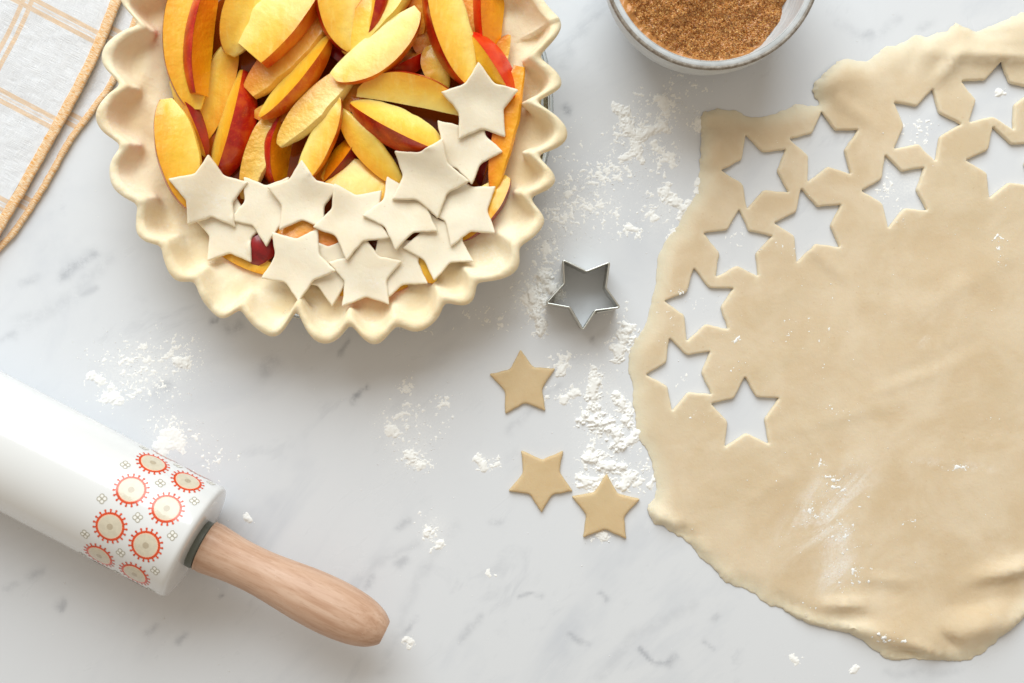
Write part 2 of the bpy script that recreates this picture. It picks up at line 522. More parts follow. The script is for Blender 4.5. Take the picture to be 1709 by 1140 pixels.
def round_corners(p, cut_tip, cut_in, n=4):
    out = []; m = len(p)
    for i in range(m):
        a, b, c = p[i - 1], p[i], p[(i + 1) % m]
        cut = cut_tip if i % 2 == 0 else cut_in
        u = (a - b) / np.linalg.norm(a - b); v = (c - b) / np.linalg.norm(c - b)
        s, e = b + u * cut, b + v * cut
        for k in range(n + 1):
            t = k / n
            out.append((1 - t) ** 2 * s + 2 * t * (1 - t) * b + t * t * e)
    return np.array(out)

def wobble(p, amp, freq, seed):
    q = p.copy()
    q[:, 0] += fbm(p[:, 0] * freq, p[:, 1] * freq, seed, 3) * amp
    q[:, 1] += fbm(p[:, 0] * freq, p[:, 1] * freq, seed + 50, 3) * amp
    return q

HOLES = [
    [(1244, 225), (1311, 250), (1316, 321), (1247, 348), (1204, 285)],
    [(1371, 187), (1431, 217), (1420, 290), (1348, 303), (1318, 232)],
    [(1233, 350), (1289, 394), (1265, 461), (1195, 462), (1174, 389)],
    [(1337, 315), (1403, 342), (1401, 412), (1330, 437), (1293, 372)],
    [(1158, 448), (1223, 481), (1215, 549), (1146, 569), (1109, 502)],
    [(1117, 565), (1185, 587), (1188, 658), (1122, 685), (1078, 625)],
    [(1243, 629), (1300, 665), (1283, 740), (1210, 745), (1187, 674)],
    [(1556, 149), (1604, 207), (1561, 269), (1492, 248), (1492, 171)],
    [(1477, 259), (1542, 280), (1547, 351), (1482, 380), (1438, 319)],
    [(1669, 104), (1604, 136), (1617, 204), (1691, 216), (1727, 148)],
    [(1657, 212), (1612, 267), (1651, 330), (1725, 310), (1732, 240)],
]
OUTLINE = [(1840, 20), (1760, 12), (1709, 20), (1690, 25), (1660, 40), (1630, 52), (1612, 46), (1597, 38), (1580, 50), (1563, 55), (1545, 60), (1530, 57),
           (1510, 70), (1495, 78), (1480, 76), (1465, 88), (1445, 103), (1425, 100), (1410, 98), (1395, 102), (1375, 120), (1358, 138), (1356, 150), (1362, 165),
           (1368, 175), (1350, 175), (1330, 175), (1300, 185), (1285, 192), (1265, 197), (1245, 193), (1228, 185), (1205, 182), (1190, 182), (1175, 186), (1171, 197),
           (1170, 230), (1168, 265), (1169, 290), (1163, 320), (1155, 338), (1140, 360), (1125, 385), (1108, 410), (1100, 425), (1095, 450), (1090, 485), (1082, 525),
           (1075, 550), (1060, 570), (1050, 585), (1047, 600), (1052, 625), (1057, 650), (1060, 690), (1065, 730), (1075, 745), (1085, 765), (1092, 790), (1097, 815),
           (1095, 830), (1084, 843), (1083, 860), (1090, 872), (1105, 880), (1125, 888), (1140, 898), (1160, 915), (1170, 930), (1185, 945), (1200, 955), (1210, 970),
           (1225, 977), (1240, 982), (1265, 992), (1275, 1003), (1290, 1012), (1310, 1020), (1325, 1027), (1345, 1040), (1357, 1047), (1375, 1048), (1395, 1053),
           (1420, 1058), (1435, 1070), (1455, 1085), (1475, 1097), (1495, 1103), (1530, 1102), (1560, 1105), (1600, 1106), (1625, 1103), (1645, 1090), (1665, 1072),
           (1690, 1050), (1712, 1028), (1800, 930), (1900, 800), (1960, 620), (1960, 420), (1920, 200)]
# folds and dents of the sheet: centre, half length, half width (px), direction (deg), height (mm)
FOLDS = [(1640, 70, 130, 42, -4, 3.5), (1655, 97, 75, 9, 2, 4.0), (1580, 112, 32, 9, -52, 3.5), (1650, 62, 60, 12, -8, -2.0), (1545, 85, 14, 30, 15, 1.5), (1520, 95, 10, 30, 20, -1.5),
         (1182, 238, 30, 62, 0, 3.2), (1190, 213, 20, 11, 0, -2.6), (1178, 288, 18, 10, 0, -2.4), (1176, 262, 16, 9, 10, 1.0),
         (1385, 132, 40, 34, 0, 5.0), (1372, 168, 9, 26, 60, -1.5), (1420, 185, 40, 10, 35, 1.6), (1350, 185, 22, 16, 0, 1.4),
         (1108, 866, 34, 11, 25, 4.5), (1146, 887, 16, 7, 35, -3.0), (1165, 905, 30, 10, 48, 2.2), (1205, 955, 30, 9, 40, 1.6),
         (1325, 1008, 34, 7, 32, -2.2), (1345, 1032, 40, 9, 25, 3.2), (1405, 1006, 34, 8, 0, 4.4), (1412, 1030, 34, 7, 0, -4.2), (1420, 1046, 60, 14, 12, 3.6),
         (1500, 1060, 80, 40, 10, 4.0), (1512, 1088, 30, 6, 12, -6.0), (1550, 1085, 44, 8, 22, 3.2), (1628, 1040, 55, 26, -18, 8.0), (1582, 1068, 18, 8, 40, -4.6),
         (1625, 1000, 34, 10, -10, -3.4), (1700, 978, 50, 11, -8, -4.6), (1684, 948, 55, 13, -14, 6.2), (1700, 1030, 50, 16, -38, 4.5), (1465, 985, 34, 7, 8, -1.6),
         (1480, 965, 40, 9, 5, 1.2), (1500, 640, 80, 9, -20, .7), (1560, 600, 90, 12, -25, -.5), (1420, 690, 90, 10, -14, .55), (1600, 480, 90, 14, -30, .6),
         (1300, 800, 60, 10, -35, .5), (1380, 440, 44, 9, 40, .9), (1366, 452, 40, 7, 40, -.8)]
def fold_h(P):
    z = np.zeros(len(P))
    for cx, cy, l, w, a, h in FOLDS:
        c = W(cx, cy)[:2]; a = math.radians(-a)
        u = np.array((math.cos(a), math.sin(a))); v = np.array((-u[1], u[0]))
        d = P - c
        z += h * 0.001 * np.exp(-((d @ u) / (l * K)) ** 2 - ((d @ v) / (w * K)) ** 2)
    z += 0.00035 * (1 + fbm(P[:, 0] * 18 + P[:, 1] * 9, P[:, 1] * 45 - P[:, 0] * 14, 5, 3)) + 0.00012 * fbm(P[:, 0] * 120, P[:, 1] * 120, 8, 2)
    return np.maximum(z, 0)
def sheet_top(P, do):
    return fold_h(P) * sstep(-0.002, 0.004, do) + 0.0006 + 0.0022 * sstep(0, 0.011, do)
def sheet_bot(P, do):
    return fold_h(P) * sstep(-0.002, 0.004, do) + 0.00005

def build_sheet():
    o = densify(W2(OUTLINE, 0.002), 0.0013)
    fade = 1.0
    o = wobble(o, 0.0011, 330, 21)
    o = wobble(o, 0.0016, 90, 61)
    loops = [o]
    for i, h in enumerate(HOLES):
        p = W2(star_from_tips(h), 0.002)
        p = round_corners(p, 0.0008, 0.0016, 3)
        loops.append(wobble(densify(p, 0.0016), 0.0004, 260, 70 + i))
    xr = W(1730, 0)[0]
    def coarse(G, rg):
        return (G[:, 0] < xr) | (rg.random(len(G)) < 0.2)
    v, f = slab(loops, 0.0029, sheet_top, sheet_bot, rnd=0.0014, edge=0.30, seed=3, coarse=coarse)
    c = W(1500, 560, 0)
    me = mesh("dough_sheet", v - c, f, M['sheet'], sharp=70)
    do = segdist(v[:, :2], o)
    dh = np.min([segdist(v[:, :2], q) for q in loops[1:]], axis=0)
    pale = 0.85 * (1 - sstep(0.0005, 0.012, do * (1 + 0.5 * fbm(v[:, 0] * 90, v[:, 1] * 90, 17, 2))))  # paler colour imitates translucency of the thin outer edge
    pale = np.maximum(pale, 0.7 * (1 - sstep(0, 0.0028, dh)))  # hole rims lightened in colour to imitate light on the cut edge
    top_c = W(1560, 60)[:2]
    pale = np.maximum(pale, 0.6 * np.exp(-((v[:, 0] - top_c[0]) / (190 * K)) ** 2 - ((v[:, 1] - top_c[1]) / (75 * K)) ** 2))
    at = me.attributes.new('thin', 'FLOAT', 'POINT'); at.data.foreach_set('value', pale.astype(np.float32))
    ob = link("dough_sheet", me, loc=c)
    tag(ob, "large rolled out sheet of tan dough with star holes cut along its left side", "dough")
build_sheet()

# three loose stars on the counter
def loose_star(tips, label, seed):
    p = W2(star_from_tips(tips, 0.55), 0.003)
    c2 = p.mean(0)
    p = wobble(densify(round_corners(p, 0.0012, 0.0020, 4), 0.0011), 0.0004, 240, seed)
    top = lambda P, d: 0.0026 + 0.00035 * fbm(P[:, 0] * 70, P[:, 1] * 70, seed, 3)
    bot = lambda P, d: np.full(len(P), 0.00008)
    v, f = slab([p], 0.0019, top, bot, rnd=0.0015, edge=0.35, seed=seed)
    c = np.array((c2[0], c2[1], 0))
    o = link("dough_star", mesh("dough_star", v - c, f, M['cutstar'], sharp=70), loc=c)
    tag(o, label, "dough star", "tan dough stars lying on the marble")
loose_star([(868, 583), (927, 616), (911, 686), (843, 692), (817, 625)], "tan dough star nearest to the metal cutter, alone on the marble", 31)
loose_star([(870, 752), (940, 752), (957, 820), (904, 857), (848, 820)], "tan dough star with one point straight down, left one of the close pair", 32)
loose_star([(1013, 791), (1069, 834), (1046, 901), (973, 899), (954, 829)], "tan dough star with its top point touching a flour heap, closest to the rolled sheet", 33)

# ------------------------------------------------------------------ pie: glass dish, crust, juice
PC = np.array(((553 - 854.5) * K * (H - .044) / H, (570 - 180) * K * (H - .044) / H))     # centre of the crust
def lathe(profile, n, c=(0, 0)):
    pr = np.asarray(profile, float); th = np.linspace(0, 2 * math.pi, n, endpoint=False)
    v = np.array([(c[0] + r * math.cos(t), c[1] + r * math.sin(t), z) for t in th for r, z in pr])
    return v, grid_faces(n, len(pr), close_u=True)

def build_dish():
    m = NM("glass")
    m.P(Base_Color=(0.93, 0.97, 0.96), Roughness=0.03, Transmission_Weight=1.0, IOR=1.48)
    dc = np.array(((564 - 854.5) * K * (H - .034) / H, (570 - 178) * K * (H - .034) / H))
    inner = [(0.0001, .0052), (.080, .0052), (.090, .0054), (.1148, .0176), (.1156, .0215), (.1172, .0252), (.1184, .0248)]
    outer = [(.1188, .0238), (.1180, .0228), (.1168, .0218), (.1160, .0176), (.0895, .0035), (.084, .0006), (.0001, .0004)]
    v, f = lathe(inner + outer, 128)
    t = thing("pie_dish", "clear glass pie dish showing at the notches of the crust", "pie dish", (dc[0], dc[1], 0))
    link("dish_body", mesh("dish_body", v, f, m.m, sharp=50), t)
    rv, rf = [], []
    n = 128
    for i in range(n):
        a = 2 * math.pi * i / n
        for k in range(8):
            b = 2 * math.pi * k / 8
            r = 0.1190 + 0.0012 * math.cos(b)
            rv.append((r * math.cos(a), r * math.sin(a), 0.0244 + 0.0012 * math.sin(b)))
    link("dish_rim", mesh("dish_rim", rv, grid_faces(n, 8, True, True), m.m), t)
build_dish()

KN = [(925, 40), (888, 98), (925, 140), (880, 172), (934, 222), (884, 257), (916, 295), (873, 325), (899, 366), (860, 408), (854, 443), (792, 464), (778, 494), (738, 496),
      (704, 539), (662, 535), (625, 562), (585, 530), (545, 562), (497, 503), (455, 552), (404, 508), (372, 523), (328, 462), (302, 458), (276, 405), (240, 388), (238, 335),
      (192, 293), (212, 243), (173, 197), (212, 142), (181, 92), (246, 42), (208, 4)]
ang0, ang1 = math.atan2(4 - 180, 208 - 553) + 2 * math.pi, math.atan2(40 - 180, 925 - 553) + 2 * math.pi
nx_ = 17
for k in range(1, nx_):
    a = ang0 + (ang1 - ang0) * k / nx_
    r = (352 if k % 2 else 388) + random.uniform(-4, 4)
    KN.append((553 + r * math.cos(a), 180 + r * math.sin(a)))
BV, BF = [], []      # world triangles that later things rest on
def soup(v, f):
    b = len(BV)
    BV.extend([tuple(map(float, x)) for x in v]); BF.extend([tuple(int(i) + b for i in q) for q in f])

def build_crust():
    n = 760
    zc = 0.0405
    kn = W2(KN, zc) - PC
    ka = np.unwrap(np.arctan2(kn[:, 1], kn[:, 0])); kr = np.linalg.norm(kn, axis=1)
    kr = kr + np.where(np.arange(len(kr)) % 2 == 0, 0.0006, -0.0016)
    sg = np.sign(ka[1] - ka[0])
    ka = np.r_[ka, ka[0] + sg * 2 * math.pi]; kr = np.r_[kr, kr[0]]
    th = ka[0] + sg * np.arange(n) * 2 * math.pi / n
    seg = np.clip(np.searchsorted(sg * ka, sg * th, side='right') - 1, 0, len(ka) - 2)
    tt = (th - ka[seg]) / (ka[seg + 1] - ka[seg])
    wl = np.where(seg % 2 == 0, 1 - tt, tt)                  # 1 at a lobe, 0 at a notch
    lob = (0.5 - 0.5 * np.cos(math.pi * wl)) ** 0.46
    rl = np.where(seg % 2 == 0, kr[seg], kr[seg + 1]); rn = np.where(seg % 2 == 0, kr[seg + 1], kr[seg])
    rc = rn + (rl - rn) * lob; notch = 1 - lob
    for _ in range(8):
        rc = (np.roll(rc, 1) + 2 * rc + np.roll(rc, -1)) / 4
    lobe_i = ((seg + 1) // 2) % 64
    dep = np.random.default_rng(21).uniform(-0.0012, 0.0022, 64)[lobe_i]
    for _ in range(10): dep = (np.roll(dep, 1) + 2 * dep + np.roll(dep, -1)) / 4
    rings = []
    rm = 0.1245
    for i in range(n):
        t = th[i]; r = rc[i]; nt = notch[i]
        zt = zc + dep[i] * 0.5 + 0.0026 * fbm(np.array([math.cos(t) * 4]), np.array([math.sin(t) * 4]) * 1.7, 90, 2)[0] - 0.002 * (1 - nt)
        a = 0.0036 + 0.0011 * fbm(np.array([math.cos(t) * 7]), np.array([math.sin(t) * 7]), 95, 2)[0]
        d = r - rm
        wv = 0.0016 * float(vnoise(np.array([math.cos(t) * 9 + 3]), np.array([math.sin(t) * 9]), 97)[0])
        cp = [(0.062, .0140), (0.076, .0152), (0.088, .0195), (0.0975 + .05 * d, .0252), (0.1030, .0266 + wv * .5), (0.1090 + .05 * d, .0284 + wv),
              (min(0.1158 + .8 * d, r - a * 1.25), .0284 + 0.0082 * nt + wv + dep[i] * (1 - nt)), (r - a * 1.02, zt + a * .05), (r - a * .66, zt + a * .74), (r, zt + a), (r + a * .7, zt + a * .68), (r + a, zt - a * .05),
              (r + a * .72, zt - a * .75), (r + a * .1, zt - a * 1.25), (min(r - a * .8, .1200 + .5 * d), zt - a * 2.8), (.1165 + .1 * d, .0230), (.1120, .0190), (.0905, .0095), (.062, .0090)]
        prof = catmull(np.array(cp), 46)
        rings.append(np.stack((PC[0] + prof[:, 0] * math.cos(t), PC[1] + prof[:, 0] * math.sin(t), prof[:, 1]), 1))
    V = np.array(rings)
    nz = fbm(V[..., 0] * 55, V[..., 1] * 55, 44, 3) * 0.0013 + fbm(V[..., 0] * 150, V[..., 1] * 150, 45, 3) * 0.00065
    wz = np.ones(46); wz[34:] = 0
    V[..., 2] += nz * wz
    tw = 0.010 * fbm(V[..., 0] * 40, V[..., 1] * 40, 46, 2)          # lobes lean a little to one side
    dx, dy = V[..., 0] - PC[0], V[..., 1] - PC[1]
    V[..., 0] = PC[0] + dx * np.cos(tw) - dy * np.sin(tw); V[..., 1] = PC[1] + dx * np.sin(tw) + dy * np.cos(tw)
    m = V.shape[1]
    verts = V.reshape(-1, 3)
    f = grid_faces(n, m, close_u=True, flip=th[5] > th[0])
    cidx = len(verts)
    verts = np.concatenate((verts, [[PC[0], PC[1], .0140]]))
    f += [(cidx, ((i + 1) % n) * m, i * m) for i in range(n)]
    soup(verts, f)
    c = np.array((PC[0], PC[1], 0))
    me = mesh("pie_crust", verts - c, f, M['pale'])
    o = link("pie_crust", me, loc=c)
    tag(o, "raw pale pastry crust with deep fluted wavy rim, filled with peaches", "pie crust")
build_crust()

def build_juice():
    n = 64; r = .094; rings = 14
    v = [(0, 0, .0225)]; f = []
    for j in range(1, rings + 1):
        for i in range(n):
            a = 2 * math.pi * i / n; q = r * j / rings
            v.append((q * math.cos(a), q * math.sin(a), .0225))
    for i in range(n): f.append((0, 1 + i, 1 + (i + 1) % n))
    for j in range(rings - 1):
        for i in range(n):
            a = 1 + j * n + i; b = 1 + j * n + (i + 1) % n
            f.append((a, a + n, b + n, b))
    v = np.array(v)
    v[1:, 2] += 0.0015 * fbm(v[1:, 0] * 60, v[1:, 1] * 60, 12, 3)
    o = link("peach_juice", mesh("peach_juice", v, f, M['juice']), loc=(PC[0], PC[1], 0))
    tag(o, "dark amber juice in the gaps between the peach slices", "juice", kind='stuff')
    soup(v + np.array((PC[0], PC[1], 0)), f)
build_juice()

# ------------------------------------------------------------------ peach slices
# tip A, tip B, direction of the skin side, outer width, roll, z at A and B (mm), wedge angle, stone side (x width), cut at A, cut at B, flesh, skin, label
P_ = [
 ((315, -45), (331, 190), (-1, 0), 50, 13, 33, 31, 26, -.35, .03, .03, 'gold', 'red', "tall golden slice at the upper left crust, a red striped wedge along its right side"),
 ((372, -45), (346, 196), (-1, 0), 52, 45, 31, 31, 32, .1, .03, .14, 'orange', 'red', "slice with long vertical red skin stripe, cut square at its lower end, upper left"),
 ((450, -75), (384, 96), (-1, -.3), 40, 14, 35, 34, 30, -.8, .03, .02, 'pale', 'red', "pale slice pointing down at the top edge, left neighbour of the pale half moon"),
 ((396, 120), (540, -45), (1, 1), 42, 6, 38, 39, 30, -.95, .17, .03, 'pale', 'orange', "wide pale half moon slice with orange rim and straight cut left side, at the top"),
 ((586, -95), (592, 91), (-1, 0), 62, 13, 41, 39, 28, -.12, .03, .02, 'pale', 'red', "pale pointed slice at the top centre, thin red left edge, tip down"),
 ((404, 172), (556, 24), (-1, -1), 30, -22, 32, 33, 34, -.8, .10, .03, 'amber', 'red', "glossy amber slice tucked under the orange rim of the pale half moon slice"),
 ((430, 197), (552, 56), (.75, .66), 35, 30, 35, 36, 34, -.35, .02, .02, 'gold', 'orange', "golden slice with a broad speckled orange skin band along its lower right side"),
 ((420, 190), (515, 176), (.1, 1), 22, -8, 29, 29, 28, -.6, .04, .04, 'amber', 'orange', "amber sliver peeping out below the slice with the broad orange skin band"),
 ((392, 58), (324, 250), (1, .3), 27, -20, 24, 20, 28, -.9, .05, .03, 'gold', 'red', "long plain yellow slice without visible skin, right of the square cut red stripe"),
 ((405, 112), (352, 305), (1, .3), 48, 40, 25, 24, 40, -.3, .03, .03, 'gold', 'red', "slice with a wide red skin band on its right, reaching the leftmost star"),
 ((277, 158), (323, 352), (-1, .2), 38, 16, 39, 36, 24, -.8, .04, .02, 'gold', 'red', "big smooth golden slice leaning on the left crust, its lower end under a star"),
 ((283, 133), (343, 264), (.9, -.4), 25, 38, 29, 26, 34, -.3, .02, .02, 'gold', 'dark', "narrow slice with dark red skin squeezed behind the big smooth golden slice at left"),
 ((506, 168), (482, 328), (-1, -.1), 58, 40, 19, 20, 36, .1, .03, .03, 'orange', 'red', "slice with upright red skin band and golden right face above the flour smudged star"),
 ((452, 192), (408, 338), (-1, -.2), 20, -8, 30, 28, 26, -.95, .03, .03, 'pit', 'orange', "rough pale slice left of the upright red band, ending behind a star"),
 ((464, 247), (600, 108), (-.7, -.7), 25, -24, 38, 36, 30, -.9, .02, .03, 'pit', 'red', "slice showing its wrinkled stone side, running diagonally through the middle"),
 ((564, 156), (490, 314), (.9, .4), 30, 1, 40, 37, 26, -.35, .02, .02, 'pale', 'orange', "plain yellow crescent pointing up, right of the wrinkled slice"),
 ((600, 220), (512, 322), (.75, .66), 26, 30, 30, 26, 32, -.45, .02, .03, 'orange', 'dark', "orange slice with a dark red lower edge below the plain yellow crescent"),
 ((528, 280), (685, 347), (-.4, .9), 30, 8, 27, 26, 30, -1.25, .09, .04, 'pale', 'orange', "short broad pale slice with an orange bottom rim, poking out over two star tips"),
 ((565, 178), (676, 308), (-.75, .66), 28, -24, 35, 33, 30, -.5, .03, .02, 'gold', 'orange', "greenish gold slice in the shade below the slice with a bold red lower edge"),
 ((584, 171), (748, 254), (-.4, .9), 29, 30, 38, 39, 30, -1.0, .01, .04, 'pale', 'red', "yellow slice with a bold dark red lower edge, its right end under a star"),
 ((591, 161), (784, 198), (.1, -1), 56, 13, 38, 39, 26, .05, .02, .03, 'pale', 'red', "long lens shaped yellow slice with a pink upper edge, pointing right at the topmost star"),
 ((548, 128), (698, 8), (.62, .78), 54, 1, 43, 43, 26, -.12, .03, .03, 'pale', 'orange', "large pale crescent lying on top in the middle with a ragged inner edge"),
 ((575, 98), (702, -62), (-.7, -.7), 30, -22, 38, 38, 28, -.9, .03, .03, 'gold', 'orange', "yellow slice mostly hidden behind the large pale crescent, at the top edge"),
 ((628, -85), (611, 64), (1, .3), 36, 48, 38, 40, 40, .1, .03, .01, 'gold', 'red', "small red pointed slice at the top edge, above the large pale crescent"),
 ((725, -75), (790, 146), (-.95, .3), 44, 16, 42, 42, 28, -.5, .03, .03, 'pale', 'red', "long pale slice right of centre, its red edge facing down to the left"),
 ((692, -50), (704, 62), (-1, 0), 15, -10, 35, 31, 28, -.9, .04, .04, 'orange', 'red', "orange sliver between the large pale crescent and the long pale slice"),
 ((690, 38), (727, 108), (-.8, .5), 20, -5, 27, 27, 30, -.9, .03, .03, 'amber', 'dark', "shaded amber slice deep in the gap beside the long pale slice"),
 ((636, 122), (716, 82), (.4, .9), 22, 40, 26, 26, 34, -.7, .03, .03, 'amber', 'bright', "low slice with a short red skin stripe just above the long lens shaped slice"),
 ((716, 74), (748, 150), (-.9, .4), 26, -12, 31, 31, 28, -.5, .03, .03, 'gold', 'red', "yellow triangular slice end below the red edge of the long pale slice"),
 ((779, 55), (856, 170), (.83, -.55), 24, 36, 37, 38, 36, -1.25, .02, .03, 'gold', 'bright', "slice with a curved band of bright red orange skin behind the topmost star"),
 ((818, -65), (816, 97), (-1, 0), 26, 26, 33, 30, 32, -.85, .03, .03, 'orange', 'bright', "deep yellow slice standing by the right crust with a red left edge, at the top"),
 ((852, 57), (836, 132), (-1, -.2), 22, -12, 33, 31, 28, -.1, .02, .03, 'amber', 'orange', "small amber wedge between the curved bright red band and the right crust"),
 ((872, 96), (824, 322), (-.95, -.2), 20, -16, 37, 34, 32, -.75, .07, .03, 'orange', 'bright', "long narrow orange slice standing upright along the right crust"),
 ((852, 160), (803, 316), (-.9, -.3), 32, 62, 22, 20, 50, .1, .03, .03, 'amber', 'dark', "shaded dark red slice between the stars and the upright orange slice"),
 ((850, 292), (764, 402), (.8, .6), 25, 4, 31, 29, 30, -1.0, .03, .03, 'gold', 'dark', "lowest slice at the right, golden with a dark rim, under a star near the crust"),
 ((402, 442), (484, 382), (.6, .8), 44, 82, 17, 17, 60, .1, .03, .03, 'gold', 'dark', "slice showing only a patch of crimson skin in a gap among the lower left stars"),
 ((350, 398), (468, 458), (-.5, .87), 18, -5, 25, 24, 28, -.9, .03, .03, 'gold', 'orange', "golden slice edge below the lowest left star, next to the crust"),
 ((446, 388), (584, 398), (0, 1), 24, 0, 31, 31, 28, -1, .03, .03, 'amber', 'dark', "amber slice seen through the gap between the upper and the lower row of stars"),
 ((688, 420), (727, 472), (-.8, .6), 15, -4, 31, 29, 28, -1, .03, .03, 'gold', 'dark', "tiny yellow slice corner between two stars at the lower right of the pie"),
 ((552, 486), (684, 474), (.1, 1), 15, -4, 29, 29, 28, -1, .03, .03, 'gold', 'orange', "thin golden slice edge under the bottom stars, touching the lower crust"),
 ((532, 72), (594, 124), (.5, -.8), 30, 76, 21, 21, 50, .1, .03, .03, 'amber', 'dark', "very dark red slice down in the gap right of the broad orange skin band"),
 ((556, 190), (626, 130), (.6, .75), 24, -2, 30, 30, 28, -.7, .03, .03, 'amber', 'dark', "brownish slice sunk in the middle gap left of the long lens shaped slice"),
 ((765, -40), (792, 74), (-.9, .2), 20, -8, 29, 28, 28, -1, .03, .03, 'amber', 'red', "dull amber slice low in the gap left of the deep yellow slice at the top"),
 ((600, 362), (668, 388), (.1, 1), 26, -4, 33, 33, 28, -1, .03, .03, 'orange', 'orange', "orange slice just glimpsed between two star points at the middle of the star row"),
]
def peach(A, B, bul, wd, roll, za, zb, alpha, c, u0, u1, flesh, skin, label, seed):
    a = W(A[0], A[1], za / 1000); b = W(B[0], B[1], zb / 1000)
    mid = (a + b) / 2
    X = b - a; L = np.linalg.norm(X); X /= L
    nh = np.array((-X[1], X[0], 0)); nh /= np.linalg.norm(nh)
    if nh @ np.array((bul[0], -bul[1], 0)) < 0: nh = -nh
    up = np.cross(X, nh); up *= np.sign(up[2])
    r = math.radians(roll)
    Y = math.cos(r) * nh + math.sin(r) * up
    Z = np.cross(X, Y)
    w = wd * K * (H - za / 1000) / H
    al = math.radians(alpha) / 2
    rg = np.random.default_rng(seed)
    ns = 30
    s = np.linspace(u0, 1 - u1, ns)
    s = 0.5 - 0.5 * np.cos(np.linspace(math.acos(1 - 2 * u0), math.acos(1 - 2 * (1 - u1)), ns))
    x = (s - 0.5) * L
    shape = np.sqrt(np.clip(4 * s * (1 - s), 0, 1)) ** rg.uniform(1.0, 1.25)
    lop = 1 + rg.uniform(-.12, .12) * (s - .5) * 2
    ro = w * shape * lop * (1 + 0.02 * vnoise(s * 6, s * 0 + seed, 5))
    ri = c * w * shape ** (1.25 if c < 0 else 1.6) * (1 + 0.10 * vnoise(s * 9, s * 0 + seed, 9))
    thick0 = max(0.0, -c) * w       # a wedge whose stone side lies past the chord keeps some thickness there
    na, nf, ni = 9, 8, 4
    loop = []       # per station: skin arc, upper face, stone side, lower face
    verts = np.zeros((ns, na + nf + ni + nf - 4 + 0, 3)); pig = np.zeros(verts.shape[:2])
    offs = thick0 * 0.55
    for i in range(ns):
        sk = [(ro[i] * math.cos(p), ro[i] * math.sin(p) + math.copysign(offs * shape[i] * abs(p) / al, p)) for p in np.linspace(-al, al, na)]
        def edge_in(sg):
            if c >= 0:
                return (ri[i] * math.cos(al), sg * ri[i] * math.sin(al) + sg * offs * shape[i])
            return (ri[i], sg * (offs * shape[i] * 0.85))
        ti, bi = edge_in(1), edge_in(-1)
        to, bo = sk[-1], sk[0]
        up_ = [(to[0] + (ti[0] - to[0]) * k / (nf - 1), to[1] + (ti[1] - to[1]) * k / (nf - 1)) for k in range(1, nf)]
        inn = [(ti[0] + (bi[0] - ti[0]) * k / (ni - 1) - 0.12 * w * shape[i] * math.sin(math.pi * k / (ni - 1)) * (1 if c < 0 else -.5), ti[1] + (bi[1] - ti[1]) * k / (ni - 1)) for k in range(1, ni)]
        dn = [(bi[0] + (bo[0] - bi[0]) * k / (nf - 1), bi[1] + (bo[1] - bi[1]) * k / (nf - 1)) for k in range(1, nf - 1)]
        ring = sk + up_ + inn + dn
        pg = [1.0] * na + [1 - k / (nf - 1) for k in range(1, nf)] + [0] * (ni - 1) + [k / (nf - 1) for k in range(1, nf - 1)]
        for j, (yy, zz) in enumerate(ring):
            nzv = 0.0
            if j >= na:
                nzv = 0.00028 * float(vnoise(np.array([x[i] * 330 + seed]), np.array([yy * 330 + (7 if zz > 0 else 0)]), seed)[0])
            verts[i, j] = (x[i], yy, zz + nzv * (1 if zz > 0 else -1)); pig[i, j] = pg[j]
    nr = verts.shape[1]
    R = np.stack((X, Y, Z), 0)
    V = verts.reshape(-1, 3) @ R
    hand = np.dot(np.cross(X, Y), Z) > 0
    sf, ff = [], []
    for i in range(ns - 1):
        for j in range(nr):
            q = (i * nr + j, i * nr + (j + 1) % nr, (i + 1) * nr + (j + 1) % nr, (i + 1) * nr + j)
            q = q[::-1]
            (sf if j < na - 1 else ff).append(q)
    ff.append(tuple(range(nr))); ff.append(tuple((ns - 1) * nr + j for j in reversed(range(nr))))
    t = thing("peach_slice", label, "peach slice", mid, "peach slices heaped in the pie crust")
    fm = mesh("flesh", V, ff, M['flesh_' + flesh], sharp=48)
    at = fm.attributes.new('pig', 'FLOAT', 'POINT'); at.data.foreach_set('value', pig.ravel().astype(np.float32))
    link("flesh", fm, t)
    # the skin: its own thin sheet, 0.15 mm proud of the flesh
    used = sorted({k for q in sf for k in q}); mp = {k: n for n, k in enumerate(used)}
    sv = verts.reshape(-1, 3)[used].copy()
    rad = np.stack((np.zeros(len(sv)), sv[:, 1], sv[:, 2]), 1)
    rad /= np.linalg.norm(rad, axis=1)[:, None] + 1e-9
    sv = (sv + rad * 0.00015) @ R
    link("skin", mesh("skin", sv, [tuple(mp[k] for k in q) for q in sf], M['skin_' + skin]), t)
    soup(V + mid, ff); soup(sv + mid, [tuple(mp[k] for k in q) for q in sf])
for i, row in enumerate(P_):
    peach(*row, seed=100 + i)

